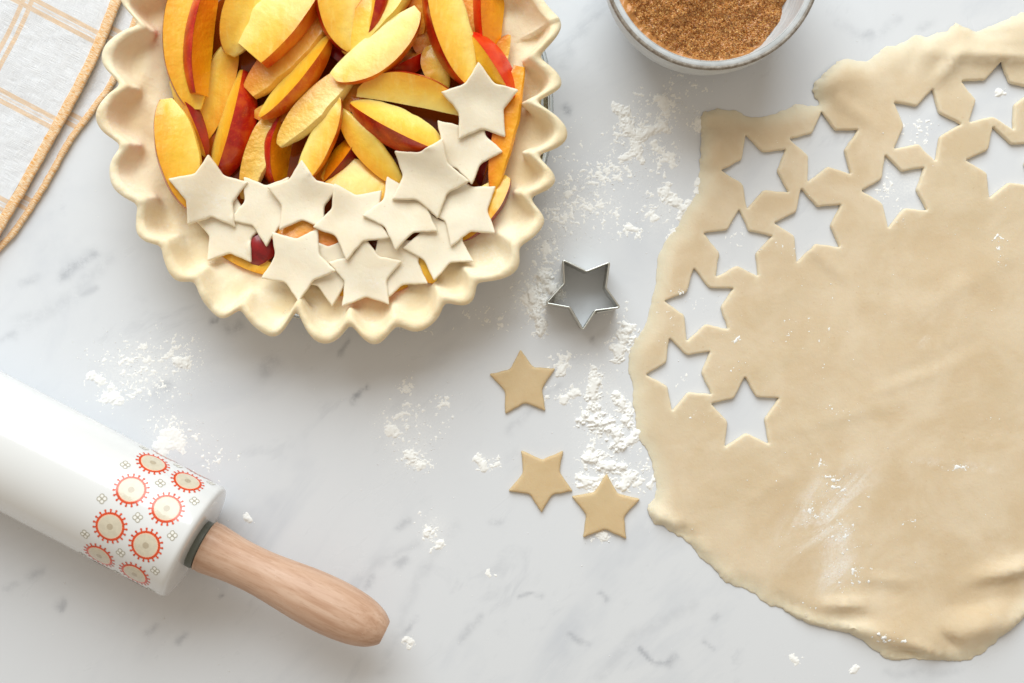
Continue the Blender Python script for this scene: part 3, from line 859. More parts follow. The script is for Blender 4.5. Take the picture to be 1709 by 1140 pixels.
# ------------------------------------------------------------------ dough stars draped over the filling, lowest first
TOPS = [
 ((548, 446), 61, 15, "floury star half hidden between the bottom left star and its right neighbour"),
 ((656, 438), 62, 33, "flour specked star lying under others at bottom right, a tiny yellow corner beside it"),
 ((377, 382), 62, 57, "star beneath the two leftmost ones, right against the lower left crust"),
 ((733, 404), 62, 27, "star nearest the lower right crust, tucked under its two upper neighbours"),
 ((438, 344), 63, 18, "star with a white flour smudge, squeezed between its left and right neighbours"),
 ((607, 457), 62, -91, "star in the middle of the bottom row, over the floury one at its left"),
 ((493, 437), 64, 86, "bottom left star with one point down on the fluted crust, below the crimson patch"),
 ((346, 321), 63, -18, "leftmost star, resting on the big smooth golden slice"),
 ((502, 329), 62, -90, "star with its point straight up, standing below the plain yellow crescent"),
 ((587, 365), 66, 98, "star in the centre of the row, right of the one pointing straight up"),
 ((774, 347), 63, -35, "rightmost star of the row, nearest to the right crust, a golden slice beside it"),
 ((672, 352), 64, 102, "star lying under the left side of the largest flat one"),
 ((776, 243), 62, 79, "star between the topmost one and the largest flat one"),
 ((712, 295), 67, -68, "largest flat star on top of three others, right of the middle"),
 ((802, 173), 65, -92, "topmost star, whole and unobstructed, beside the upright orange slice"),
]
def build_toppings():
    g = 0.0015
    ext = 0.135
    xs = np.arange(PC[0] - ext, PC[0] + ext, g); ys = np.arange(PC[1] - ext, PC[1] + ext, g)
    tree = BVHTree.FromPolygons(BV, BF)
    hm = np.full((len(xs), len(ys)), 0.02)
    lim = ys < W(0, -20)[1]
    for i, x in enumerate(xs):
        for j, y in enumerate(ys):
            if not lim[j]: continue
            h = tree.ray_cast(Vector((x, y, .2)), Vector((0, 0, -1)))
            if h[0] is not None: hm[i, j] = h[0].z
    def samp(A, P):
        fx = np.clip((P[:, 0] - xs[0]) / g, 0, len(xs) - 1.01); fy = np.clip((P[:, 1] - ys[0]) / g, 0, len(ys) - 1.01)
        i = fx.astype(int); j = fy.astype(int); u = fx - i; v = fy - j
        return A[i, j] * (1 - u) * (1 - v) + A[i + 1, j] * u * (1 - v) + A[i, j + 1] * (1 - u) * v + A[i + 1, j + 1] * u * v
    def maxf(A, r):
        out = A.copy()
        for dx in range(-r, r + 1):
            for dy in range(-r, r + 1):
                if dx * dx + dy * dy <= r * r:
                    out = np.maximum(out, np.roll(np.roll(A, dx, 0), dy, 1))
        return out
    def blur(A, n):
        for _ in range(n):
            A = (np.roll(A, 1, 0) + 2 * A + np.roll(A, -1, 0)) / 4
            A = (np.roll(A, 1, 1) + 2 * A + np.roll(A, -1, 1)) / 4
        return A
    GX, GY = np.meshgrid(xs, ys, indexing='ij')
    for k, (c, r, ang, label) in enumerate(TOPS):
        zg = 0.044
        p = star_pts(c[0], c[1], r * 1.06, ang, 0.58)
        p = p + RNG.uniform(-1.6, 1.6, p.shape)
        p = W2(p, zg)
        cc = p.mean(0)
        p = wobble(densify(round_corners(p, 0.0011, 0.0017, 4), 0.0011), 0.0004, 240, 300 + k)
        env = np.maximum(hm, 0.033)
        sup = blur(maxf(env, 3), 22)
        need = maxf(hm, 1)
        th = 0.0020
        def base(P):
            d = P - cc
            s = samp(sup, P)
            s0 = samp(sup, cc[None])[0]
            # stiff enough to bridge gaps: half a fitted plane, half the ground below
            A = np.c_[d, np.ones(len(d))]
            co = np.linalg.lstsq(A, s, rcond=None)[0]
            return 0.45 * (A @ co) + 0.55 * s
        Q = np.stack((GX.ravel(), GY.ravel()), 1)
        near = np.where(np.abs(Q - cc).max(1) < 0.03)[0]
        ins = near[inpoly(Q[near], p)]
        b = base(Q[ins])
        gap = np.percentile(need.ravel()[ins] - b, 90)
        lift = max(gap, -0.003) + 0.0002
        v, f = slab([p], 0.0019, lambda P, d: base(P) + lift + th + 0.00018 * fbm(P[:, 0] * 120, P[:, 1] * 120, k, 2), lambda P, d: base(P) + lift, rnd=0.0011, edge=0.4, seed=40 + k)
        # sink nothing: whatever still pokes through lifts the star locally
        n = len(v) // 2
        P2 = v[:n, :2]
        poke = np.maximum(0, samp(blur(need, 2), P2) - v[n:, 2])
        poke = np.minimum(poke, 0.004)
        v[:n, 2] += poke; v[n:, 2] += poke
        zt = base(Q[ins]) + lift + th
        hm.ravel()[ins] = np.maximum(hm.ravel()[ins], zt)
        c3 = np.array((cc[0], cc[1], float(v[:, 2].min())))
        o = link("dough_star", mesh("dough_star", v - c3, f, M['piestar'], sharp=70), loc=c3)
        tag(o, label, "dough star", "pale dough stars laid on the pie")
build_toppings()

# ------------------------------------------------------------------ rolling pin
def build_pin():
    zc = 0.0336; R = 0.0336
    e = W(328, 906, zc); s0 = W(0, 734.5, zc)
    ax = e - s0; ax /= np.linalg.norm(ax)
    side = np.array((ax[1], -ax[0], 0)); 
    if side[1] > 0: side = -side          # towards the bottom of the picture
    up = np.array((0, 0, 1.0))
    f = K * (H - zc) / H
    def onaxis(prof, n, A=ax, S=side):
        v = []
        for t in np.linspace(0, 2 * math.pi, n, endpoint=False):
            for s, r in prof:
                v.append(A * s + r * (math.cos(t) * S + math.sin(t) * up))
        return np.array(v), grid_faces(n, len(prof), close_u=True, flip=True)
    t = thing("rolling_pin", "white ceramic rolling pin with a band of red ringed flowers and a wooden handle", "rolling pin", (e[0], e[1], 0))
    o0 = e - np.array((e[0], e[1], 0))
    Lb = 0.26
    prof = [(-Lb, .0001), (-Lb, R - .004), (-Lb + .001, R - .0015), (-Lb + .004, R)] + [(-Lb + .004 + (Lb - .007) * k / 20, R) for k in range(1, 20)] + \
           [(-.0030, R), (-.0016, R - .0003), (-.0006, R - .0010), (-.0001, R - .0022), (.0003, R - .0045), (.0004, .020), (.0004, .013), (-.004, .012), (-.004, .0001)]
    pm = NM("white_porcelain")
    wv = pm.coord('Object')
    pm.P(Base_Color=pm.mix(pm.noise(wv, 30, 3), srgb(226, 226, 226), srgb(231, 231, 230)), Roughness=0.14, Specular_IOR_Level=0.55, Coat_Weight=0.4, Coat_Roughness=0.06)
    v, fc = onaxis(prof, 128)
    link("barrel", mesh("barrel", v + o0, fc, pm.m, sharp=35), t)
    # collar
    hs = W(338, 909, zc) - e
    cm = mat_simple("collar_plastic", srgb(108, 112, 104), 0.45, 0.4, noise_amt=0.06)
    v, fc = onaxis([(-.003, .0001), (-.003, .0128), (-.0005, .0138), (.0036, .0138), (.0044, .0132), (.0044, .0001)], 64)
    link("collar", mesh("collar", v + o0, fc, cm, sharp=35), t)
    # handle: turned wood, a little off the barrel's line
    a0 = W(343, 911, zc); a1 = W(343 + 300 * math.cos(math.radians(25.9)), 911 + 300 * math.sin(math.radians(25.9)), zc)
    ha = a1 - a0; ha /= np.linalg.norm(ha)
    hside = np.array((ha[1], -ha[0], 0)); hside = hside if hside[1] < 0 else -hside
    pts = [(-2, 1), (-2, 40), (2, 42.5), (10, 43.5), (30, 41.2), (60, 38.3), (100, 38.0), (140, 41.2), (180, 45.2), (215, 47.0), (245, 46.8), (275, 44.2), (298, 39.5), (316, 32.5), (327, 25), (331, 21), (332.5, 18), (333, 1)]
    hp = catmull([(p[0] * f, p[1] * f) for p in pts], 110)
    hp[:, 1] = np.maximum(hp[:, 1], .0002)
    wm = NM("beech_wood")
    # grain runs along the handle: object space of the pin turned onto the handle's axis
    gr = math.atan2(ha[1], ha[0])
    gco = wm.coord('Object', rot=(0, 0, -gr))
    sx = wm.n('ShaderNodeMapping', i_Vector=gco, i_Scale=(0.08, 1, 1)).outputs[0]
    g1 = wm.noise(sx, 260, 6, 0.6, 0.4); g2 = wm.noise(sx, 1100, 4, 0.6)
    g3 = wm.noise(wm.n('ShaderNodeMapping', i_Vector=gco, i_Scale=(0.35, 1, 1)).outputs[0], 70, 3, 0.5, 1.2)
    wc = wm.ramp(g1, [(0.30, srgb(186, 145, 118)), (0.5, srgb(203, 166, 140)), (0.72, srgb(213, 180, 156))])
    wc = wm.mix(wm.math('MULTIPLY', wm.mrange(g2, 0.52, 0.66), 0.40), wc, srgb(170, 128, 100))
    wc = wm.mix(wm.math('MULTIPLY', wm.mrange(g3, 0.5, 0.75), 0.22), wc, srgb(178, 134, 104))
    fl = wm.mrange(wm.noise(wm.coord('Object'), 900, 3, 0.6), 0.68, 0.74)
    wc = wm.mix(wm.math('MULTIPLY', fl, 0.4), wc, srgb(240, 232, 224))
    wm.P(Base_Color=wc, Roughness=0.46, Specular_IOR_Level=0.4)
    wm.bump(g2, 0.12, 0.0006)
    v, fc = onaxis(hp, 72, ha, hside)
    link("handle", mesh("handle", v + o0 + (a0 - e), fc, wm.m, sharp=50), t)
    # printed flowers on the barrel
    red = mat_simple("print_red", srgb(216, 76, 34), 0.2, 0.5, noise_amt=0.15, nscale=700, coat=0.3)
    bei = mat_simple("print_beige", srgb(214, 204, 182), 0.2, 0.5, noise_amt=0.05, nscale=500, coat=0.3)
    tau = mat_simple("print_taupe", srgb(188, 174, 150), 0.2, 0.5, noise_amt=0.05, nscale=500, coat=0.3)
    cre = mat_simple("print_cream", srgb(238, 200, 172), 0.2, 0.5, coat=0.3)
    lin = mat_simple("print_line", srgb(176, 170, 154), 0.25, 0.5, coat=0.3)
    wht = mat_simple("print_white", srgb(240, 238, 232), 0.2, 0.5, coat=0.3)
    f0 = f
    def put(sx_, th_, rr):            # s in metres back from the end, angle from straight up towards the picture's bottom
        return o0 - ax * sx_ + rr * (math.sin(th_) * side + math.cos(th_) * up)
    def patch(cs, ct, polys):
        vs, fs, mi = [], [], []
        for pl, m_, lay in polys:
            b = len(vs)
            for (u, w) in pl:
                vs.append(put(cs + u * f0, ct + w * f0 / R, R + 0.00006 + 0.00005 * lay))
            fs.append(tuple(range(b, b + len(pl)))); mi.append(m_)
        return vs, fs, mi
    def ring(r0, r1, n, m_, lay, cx=0, cy=0):
        out = []
        for k in range(n):
            a, b = 2 * math.pi * k / n, 2 * math.pi * (k + 1) / n
            if r0 <= 0:
                out.append(([(cx, cy), (cx + r1 * math.cos(a), cy + r1 * math.sin(a)), (cx + r1 * math.cos(b), cy + r1 * math.sin(b))], m_, lay))
            else:
                out.append(([(cx + r0 * math.cos(a), cy + r0 * math.sin(a)), (cx + r1 * math.cos(a), cy + r1 * math.sin(a)), (cx + r1 * math.cos(b), cy + r1 * math.sin(b)), (cx + r0 * math.cos(b), cy + r0 * math.sin(b))], m_, lay))
        return out
    def medallion(cs, ct):
        p = ring(0, 5.2, 16, 2, 1) + ring(5.2, 12, 28, 1, 1) + ring(12, 18.6, 28, 1, 1) + ring(18.6, 20.0, 28, 3, 1) + ring(19.8, 23.6, 40, 0, 1)
        nt = 19
        for k in range(nt):
            a = 2 * math.pi * (k + .5) / nt
            ca, sa = math.cos(a), math.sin(a)
            q = [(23.2, -1.3), (26.6, -1.1), (26.6, 1.1), (23.2, 1.3)]
            p.append(([(r * ca - w * sa, r * sa + w * ca) for r, w in q], 0, 1))
            p += ring(0, 1.9, 7, 0, 2, 26.9 * ca, 26.9 * sa)
        v, fs, mi = patch(cs, ct, p)
        link("printed_medallion", mesh("printed_medallion", v, fs, [red, bei, tau, cre], smooth=False, mat_idx=mi), t)
    def sprig(cs, ct):
        p = []
        for k in range(4):
            a = math.pi / 2 * k + .5
            cx, cy = 4.4 * math.cos(a), 4.4 * math.sin(a)
            p += ring(2.5, 4.0, 12, 0, 1, cx, cy) + ring(0, 2.5, 10, 1, 1, cx, cy)
        p += ring(0, 1.6, 8, 0, 2)
        v, fs, mi = patch(cs, ct, p)
        link("printed_sprig", mesh("printed_sprig", v, fs, [lin, wht], smooth=False, mat_idx=mi), t)
    for row in range(-4, 5):
        th = math.radians(38 * row + 8)
        for s_ in (54, 118):
            medallion(s_ * f0, th)
    for row in range(-4, 5):
        th = math.radians(38 * row - 11)
        for s_ in (24, 86, 150):
            sprig(s_ * f0, th + (0 if s_ == 110 else 0.0))
build_pin()

# ------------------------------------------------------------------ star cutter
def build_cutter():
    hz = 0.022
    tips = [(940, 434), (1017, 438), (1034, 513), (973, 551), (912, 506)]
    inn = {0: (979, 453), 1: (1011, 480), 2: (994, 518), 3: (951, 513), 4: (942, 473)}
    p = []
    for i in range(5): p += [tips[i], inn[i]]
    p = W2(p, hz)
    c2 = p.mean(0)
    p = densify(round_corners(p, 0.0013, 0.0008, 5), 0.0012)
    nn = np.roll(p, -1, 0) - np.roll(p, 1, 0); nn = np.stack((nn[:, 1], -nn[:, 0]), 1); nn /= np.linalg.norm(nn, axis=1)[:, None]
    sm = NM("tin_plate")
    sm.P(Base_Color=sm.mix(sm.noise(sm.coord('Object'), 160, 4), srgb(188, 188, 182), srgb(212, 212, 206)), Metallic=1.0, Roughness=0.36)
    sm.bump(sm.noise(sm.coord('Object', scale=(1, 1, 6)), 220, 3), 0.08, 0.0006)
    t = thing("cookie_cutter", "silver metal star shaped cookie cutter standing on the floury marble", "cookie cutter", (c2[0], c2[1], 0))
    n = len(p)
    V = []
    th = 0.00022
    for i in range(n):
        for off, z in ((th, .0001), (th, hz - .0006), (-th, hz - .0006), (-th, .0001)):
            q = p[i] - c2 + nn[i] * off
            V.append((q[0], q[1], z))
    link("band", mesh("band", V, grid_faces(n, 4, True, True), sm.m, sharp=35), t)
    V = []
    for i in range(n):
        for k in range(8):
            a = 2 * math.pi * k / 8
            q = p[i] - c2 + nn[i] * 0.00062 * math.cos(a)
            V.append((q[0], q[1], hz - .0005 + 0.00055 * math.sin(a)))
    link("rolled_rim", mesh("rolled_rim", V, grid_faces(n, 8, True, True), sm.m), t)
    # overlapped seam on the lower right side
    a = W(996, 520, hz)[:2] - c2; b = W(1022, 516, hz)[:2] - c2
    d = (b - a) / np.linalg.norm(b - a); w = np.array((d[1], -d[0]))
    if w @ (a + b) < 0: w = -w
    V = []
    for s, off in ((a, .0003), (a, .0009), (b, .0007), (b, .0003)):
        q = s + w * off
        V += [(q[0], q[1], .0002), (q[0], q[1], hz)]
    link("seam", mesh("seam", V, [(0, 2, 3, 1), (2, 4, 5, 3), (4, 6, 7, 5), (6, 0, 1, 7), (1, 3, 5, 7), (0, 6, 4, 2)], sm.m, smooth=False), t)
build_cutter()

# ------------------------------------------------------------------ bowl of brown sugar
def build_bowl():
    hz = 0.060
    c = W(1189, -68, hz); f = K * (H - hz) / H
    Ro = 183 * f
    t = thing("ceramic_bowl", "grey glazed stoneware bowl of brown sugar with a thin brown rim", "bowl", (c[0], c[1], 0))
    inner = [(.0001, .010), (.018, .0105), (.034, .0155), (.046, .0275), (.0525, .042), (Ro - .0048, .0575), (Ro - .0040, .0590)]
    outer = [(Ro - .0004, .0588), (Ro + .0001, .0570), (Ro - .0002, .049), (Ro - .0012, .040), (Ro - .0040, .028), (Ro - .0100, .0155), (.036, .0065), (.033, .0045), (.0325, .0006), (.030, .0004), (.0295, .003), (.0001, .0035)]
    pi = catmull(inner, 40); po = catmull(outer, 60)
    gm = NM("stoneware_glaze")
    g = gm.coord('Object', scale=(1, 1, 1))
    n = gm.noise(gm.coord('Object', scale=(.15, .15, 1)), 700, 4, 0.6)
    sp = gm.noise(g, 900, 2)
    c_ = gm.mix(gm.mrange(n, 0.35, 0.65), srgb(196, 200, 202), srgb(214, 217, 219))
    c_ = gm.mix(gm.math('MULTIPLY', gm.mrange(sp, 0.66, 0.74), 0.4), c_, srgb(130, 126, 120))
    gm.P(Base_Color=c_, Roughness=0.28, Specular_IOR_Level=0.5)
    gm.bump(n, 0.25, 0.001)
    v, fc = lathe(np.concatenate((pi, po)), 128)
    link("bowl_body", mesh("bowl_body", v, fc, gm.m, sharp=60), t)
    rm = NM("bare_rim")
    nr = rm.noise(rm.coord('Object'), 400, 5, 0.65)
    rm.P(Base_Color=rm.ramp(nr, [(0.3, srgb(98, 84, 70)), (0.55, srgb(140, 130, 118)), (0.8, srgb(176, 170, 160))]), Roughness=0.38)
    rv = []
    for i in range(128):
        a = 2 * math.pi * i / 128
        for k in range(10):
            b = 2 * math.pi * k / 10
            r = Ro - .0007 + .00115 * math.cos(b)
            rv.append((r * math.cos(a), r * math.sin(a), .0584 + .0012 * math.sin(b)))
    link("bowl_rim", mesh("bowl_rim", rv, grid_faces(128, 10, True, True), rm.m), t)
    # sugar: heaped to the left, with a scooped hollow, and loose crystals over its face
    zi = np.array([p[1] for p in pi]); ri = np.array([p[0] for p in pi])
    def inner_r(z): return np.interp(z, zi, ri)
    def hz_(x, y):
        z = 0.0420 - x * 0.25 - (y + .01) * 0.03
        z = z + 0.0055 * np.exp(-((x + .012) / .02) ** 2 - ((y + .012) / .02) ** 2) - 0.006 * np.exp(-((x - .004) / .02) ** 2 - ((y - .008) / .008) ** 2)
        z = z + 0.0026 * fbm(x * 110, y * 110, 60, 3) + 0.0011 * fbm(x * 420, y * 420, 64, 2)
        return z
    n, m = 220, 90
    V = []
    for i in range(n):
        a = 2 * math.pi * i / n
        rr = 0.05
        for _ in range(12):
            z = float(hz_(np.array([rr * math.cos(a)]), np.array([rr * math.sin(a)]))[0]); rr = .5 * rr + .5 * float(inner_r(min(z, .058)))
        rr += .0003
        for j in range(m):
            q = rr * (j + .2) / (m - .8)
            V.append((q * math.cos(a), q * math.sin(a), 0))
    V = np.array(V); V[:, 2] = hz_(V[:, 0], V[:, 1])
    F = grid_faces(n, m, close_u=True)
    F.append(tuple(i * m for i in range(n)))
    base = len(V)
    # crystals
    rg = np.random.default_rng(5)
    ncr = 15000
    rad = np.sqrt(rg.random(ncr)) * .049; an = rg.uniform(math.pi, 2 * math.pi, ncr)
    cx, cy = rad * np.cos(an), rad * np.sin(an)
    ok = cy < -.002
    cx, cy = cx[ok], cy[ok]
    cz = hz_(cx, cy)
    okr = np.hypot(cx, cy) < inner_r(cz) - .0006
    cx, cy, cz = cx[okr], cy[okr], cz[okr]
    sz = rg.uniform(.00026, .00068, len(cx))
    ov, of = blobs(np.c_[cx, cy, cz], sz, rg, flat=1.0)
    VV = np.concatenate((V, ov)); FF = F + [tuple(int(k) + base for k in q) for q in of]
    bm = NM("brown_sugar")
    rnd = bm.n('ShaderNodeNewGeometry').outputs['Random Per Island']
    pn = bm.noise(bm.coord('Object'), 1500, 3, 0.6)
    col = bm.ramp(bm.math('ADD', bm.math('MULTIPLY', rnd, .7), bm.math('MULTIPLY', pn, .4)), [(0.15, srgb(112, 60, 20)), (0.5, srgb(176, 108, 46)), (0.95, srgb(234, 186, 116))])
    bm.P(Base_Color=col, Roughness=0.35, Specular_IOR_Level=0.5, Subsurface_Weight=0.15, Subsurface_Radius=(1, .5, .2), Subsurface_Scale=0.001)
    o = link("brown_sugar", mesh("brown_sugar", VV, FF, bm.m, smooth=False), loc=(c[0], c[1], 0))
    tag(o, "coarse golden brown sugar filling the bowl, scooped hollow at the top", "brown sugar", kind='stuff')

OCT = np.array([(1, 0, 0), (-1, 0, 0), (0, 1, 0), (0, -1, 0), (0, 0, 1), (0, 0, -1)], float)
OCF = np.array([(0, 2, 4), (2, 1, 4), (1, 3, 4), (3, 0, 4), (2, 0, 5), (1, 2, 5), (3, 1, 5), (0, 3, 5)])
def blobs(P, S, rg, flat=0.7):
    n = len(P)
    v = OCT[None] * rg.uniform(.55, 1.3, (n, 6, 1)) + rg.uniform(-.25, .25, (n, 6, 3))
    a = rg.uniform(0, 2 * math.pi, n); b = rg.uniform(-.9, .9, n)
    ca, sa, cb, sb = np.cos(a), np.sin(a), np.cos(b), np.sin(b)
    x, y, z = v[..., 0], v[..., 1], v[..., 2]
    y, z = y * cb[:, None] - z * sb[:, None], y * sb[:, None] + z * cb[:, None]
    x, y = x * ca[:, None] - y * sa[:, None], x * sa[:, None] + y * ca[:, None]
    v = np.stack((x, y, z * flat), 2) * S[:, None, None] + P[:, None, :]
    f = (OCF[None] + (np.arange(n) * 6)[:, None, None]).reshape(-1, 3)
    return v.reshape(-1, 3), f
build_bowl()

# ------------------------------------------------------------------ folded tea towel
def build_towel():
    def cloth_mat(name):
        m = NM(name)
        uv = m.n('ShaderNodeUVMap', uv_map='uv').outputs[0]
        sp = m.n('ShaderNodeSeparateXYZ', i_Vector=uv)
        u, v = sp.outputs[0], sp.outputs[1]
        def lines(x, period, offs, w):
            r = None
            for o_ in offs:
                d = m.math('ABSOLUTE', m.math('SUBTRACT', m.math('PINGPONG', m.math('ADD', x, 1000 * period - o_), period * 0.5), 0.0))
                k = m.mrange(d, w * 0.75, w * 1.1, 1, 0)
                r = k if r is None else m.math('MAXIMUM', r, k)
            return r
        la = lines(u, 160.0, (68.0, 84.0), 4.2)
        lc = lines(u, 160.0, (76.0,), 2.2)
        lb = lines(v, 149.0, (-9.0, 5.0), 4.2)
        wv = m.noise(m.n('ShaderNodeMapping', i_Vector=uv, i_Scale=(.05, 1, 1)).outputs[0], .8, 4, 0.65)
        wu = m.noise(m.n('ShaderNodeMapping', i_Vector=uv, i_Scale=(1, .05, 1)).outputs[0], .8, 4, 0.65)
        white = m.mix(m.mrange(m.math('MULTIPLY', wv, wu), .15, .4), srgb(240, 241, 245), srgb(250, 250, 252))
        s = m.math('MAXIMUM', m.math('MULTIPLY', m.math('MAXIMUM', la, lb), .62), m.math('MULTIPLY', lc, .3))
        s = m.math('MULTIPLY', s, m.mrange(wu, .3, .6, .55, 1.0))
        m.P(Base_Color=m.mix(s, white, srgb(244, 188, 104)), Roughness=0.9, Specular_IOR_Level=0.1, Sheen_Weight=0.2)
        m.bump(m.math('ADD', wv, wu), 0.8, 0.0010)
        return m.m
    cm = cloth_mat("checked_linen")
    hm = NM("mustard_hem")
    uv = hm.n('ShaderNodeUVMap', uv_map='uv').outputs[0]
    w1 = hm.noise(hm.n('ShaderNodeMapping', i_Vector=uv, i_Scale=(1, .12, 1)).outputs[0], .9, 4, 0.7)
    w2 = hm.noise(uv, 1.6, 3, 0.7)
    hm.P(Base_Color=hm.mix(hm.mrange(hm.math('ADD', hm.math('MULTIPLY', w1, .7), hm.math('MULTIPLY', w2, .3)), .38, .62), srgb(228, 154, 48), srgb(246, 232, 206)), Roughness=0.9, Specular_IOR_Level=0.1)
    hm.bump(w1, 0.6, 0.0008)
    inward = np.array((-0.886, -0.463))          # image direction from the hem into the cloth
    t = thing("tea_towel", "folded white linen towel with mustard check lines and mustard hems", "towel", W(60, 120))
    org = W(60, 120)
    def layer(hem, hemw, zt, zb, seed, nm, vmax):
        n = 240
        hl = catmull(np.array(hem, float), n)
        du = np.r_[0, np.cumsum(np.linalg.norm(np.diff(hl, axis=0), axis=1))]
        # u measured along the hem from the point level with the top of the picture
        k0 = np.argmin(np.abs(hl[:, 1])); du = du - du[k0]
        def strip(vs, zf, name, mat):
            V, UV = [], []
            for i in range(n):
                for v in vs:
                    p = hl[i] + inward * v
                    z = zf(i, v)
                    V.append(W(p[0], p[1], z)); UV.append((du[i], v))
            V = np.array(V); UV = np.array(UV)
            w = 0.0010 * fbm(UV[:, 0] / 60, UV[:, 1] / 35, seed, 3) + 0.00025 * fbm(UV[:, 0] / 9, UV[:, 1] / 16, seed + 3, 2)
            fade = sstep(0, 22, UV[:, 1])
            V[:, 2] += w * (0.35 + .65 * fade) * (V[:, 2] > zb + 0.0008)
            me = mesh(name, V - org, grid_faces(n, len(vs), flip=True), mat)
            ul = me.uv_layers.new(name='uv')
            li = np.zeros(len(me.loops), dtype=np.int32); me.loops.foreach_get('vertex_index', li)
            ul.data.foreach_set('uv', UV[li].astype(np.float32).ravel())
            return link(name, me, par)
        par = t
        body = strip(np.linspace(hemw - 1, vmax, 90), lambda i, v: zt - 0.0005, nm, cm)
        par = body
        hv = [0.6, 0, 0, .5, 1.6, 3.2, 6, 9, hemw - 2.5, hemw - 1, hemw - .2, hemw + .4]
        hz = [zb, zb + .0002, zb + .0012, zt - .0008, zt - .0001, zt + .0004, zt + .0005, zt + .0005, zt + .0004, zt + .0002, zt - .0004, zt - .0012]
        hzd = {k: z for k, z in enumerate(hz)}
        idx = iter([])
        V, UV = [], []
        n2 = n
        for i in range(n2):
            for v, z in zip(hv, hz):
                wob = 0.7 * vnoise(np.array([du[i] / 7.0]), np.array([seed * 1.0]), seed)[0]
                p = hl[i] + inward * (v - wob * (1 if v < 3 else .3))
                V.append(W(p[0], p[1], z)); UV.append((du[i], v))
        V = np.array(V); UV = np.array(UV)
        w = 0.0010 * fbm(UV[:, 0] / 60, UV[:, 1] / 35, seed, 3) * .35 + 0.00035 * fbm(UV[:, 0] / 5, UV[:, 1] / 9, seed + 9, 2)
        V[:, 2] += np.where(V[:, 2] > zb + .0008, w, 0)
        me = mesh("hem", V - org, grid_faces(n2, len(hv), flip=True), hm.m)
        ul = me.uv_layers.new(name='uv')
        li = np.zeros(len(me.loops), dtype=np.int32); me.loops.foreach_get('vertex_index', li)
        ul.data.foreach_set('uv', UV[li].astype(np.float32).ravel())
        link("hem", me, body)
    layer([(330, -145), (290, -70), (246, 0), (198, 128), (166, 178), (124, 234), (98, 280), (75, 320), (46, 365), (22, 398), (8, 412), (1, 420), (-12, 428), (-40, 436)], 12, .0028, .0003, 4, "lower_layer", 330)
    layer([(262, -110), (232, -55), (204, 0), (172, 80), (143, 140), (102, 216), (60, 291), (30, 344), (0, 394), (-30, 446)], 18, .0068, .0034, 8, "upper_layer", 330)
build_towel()

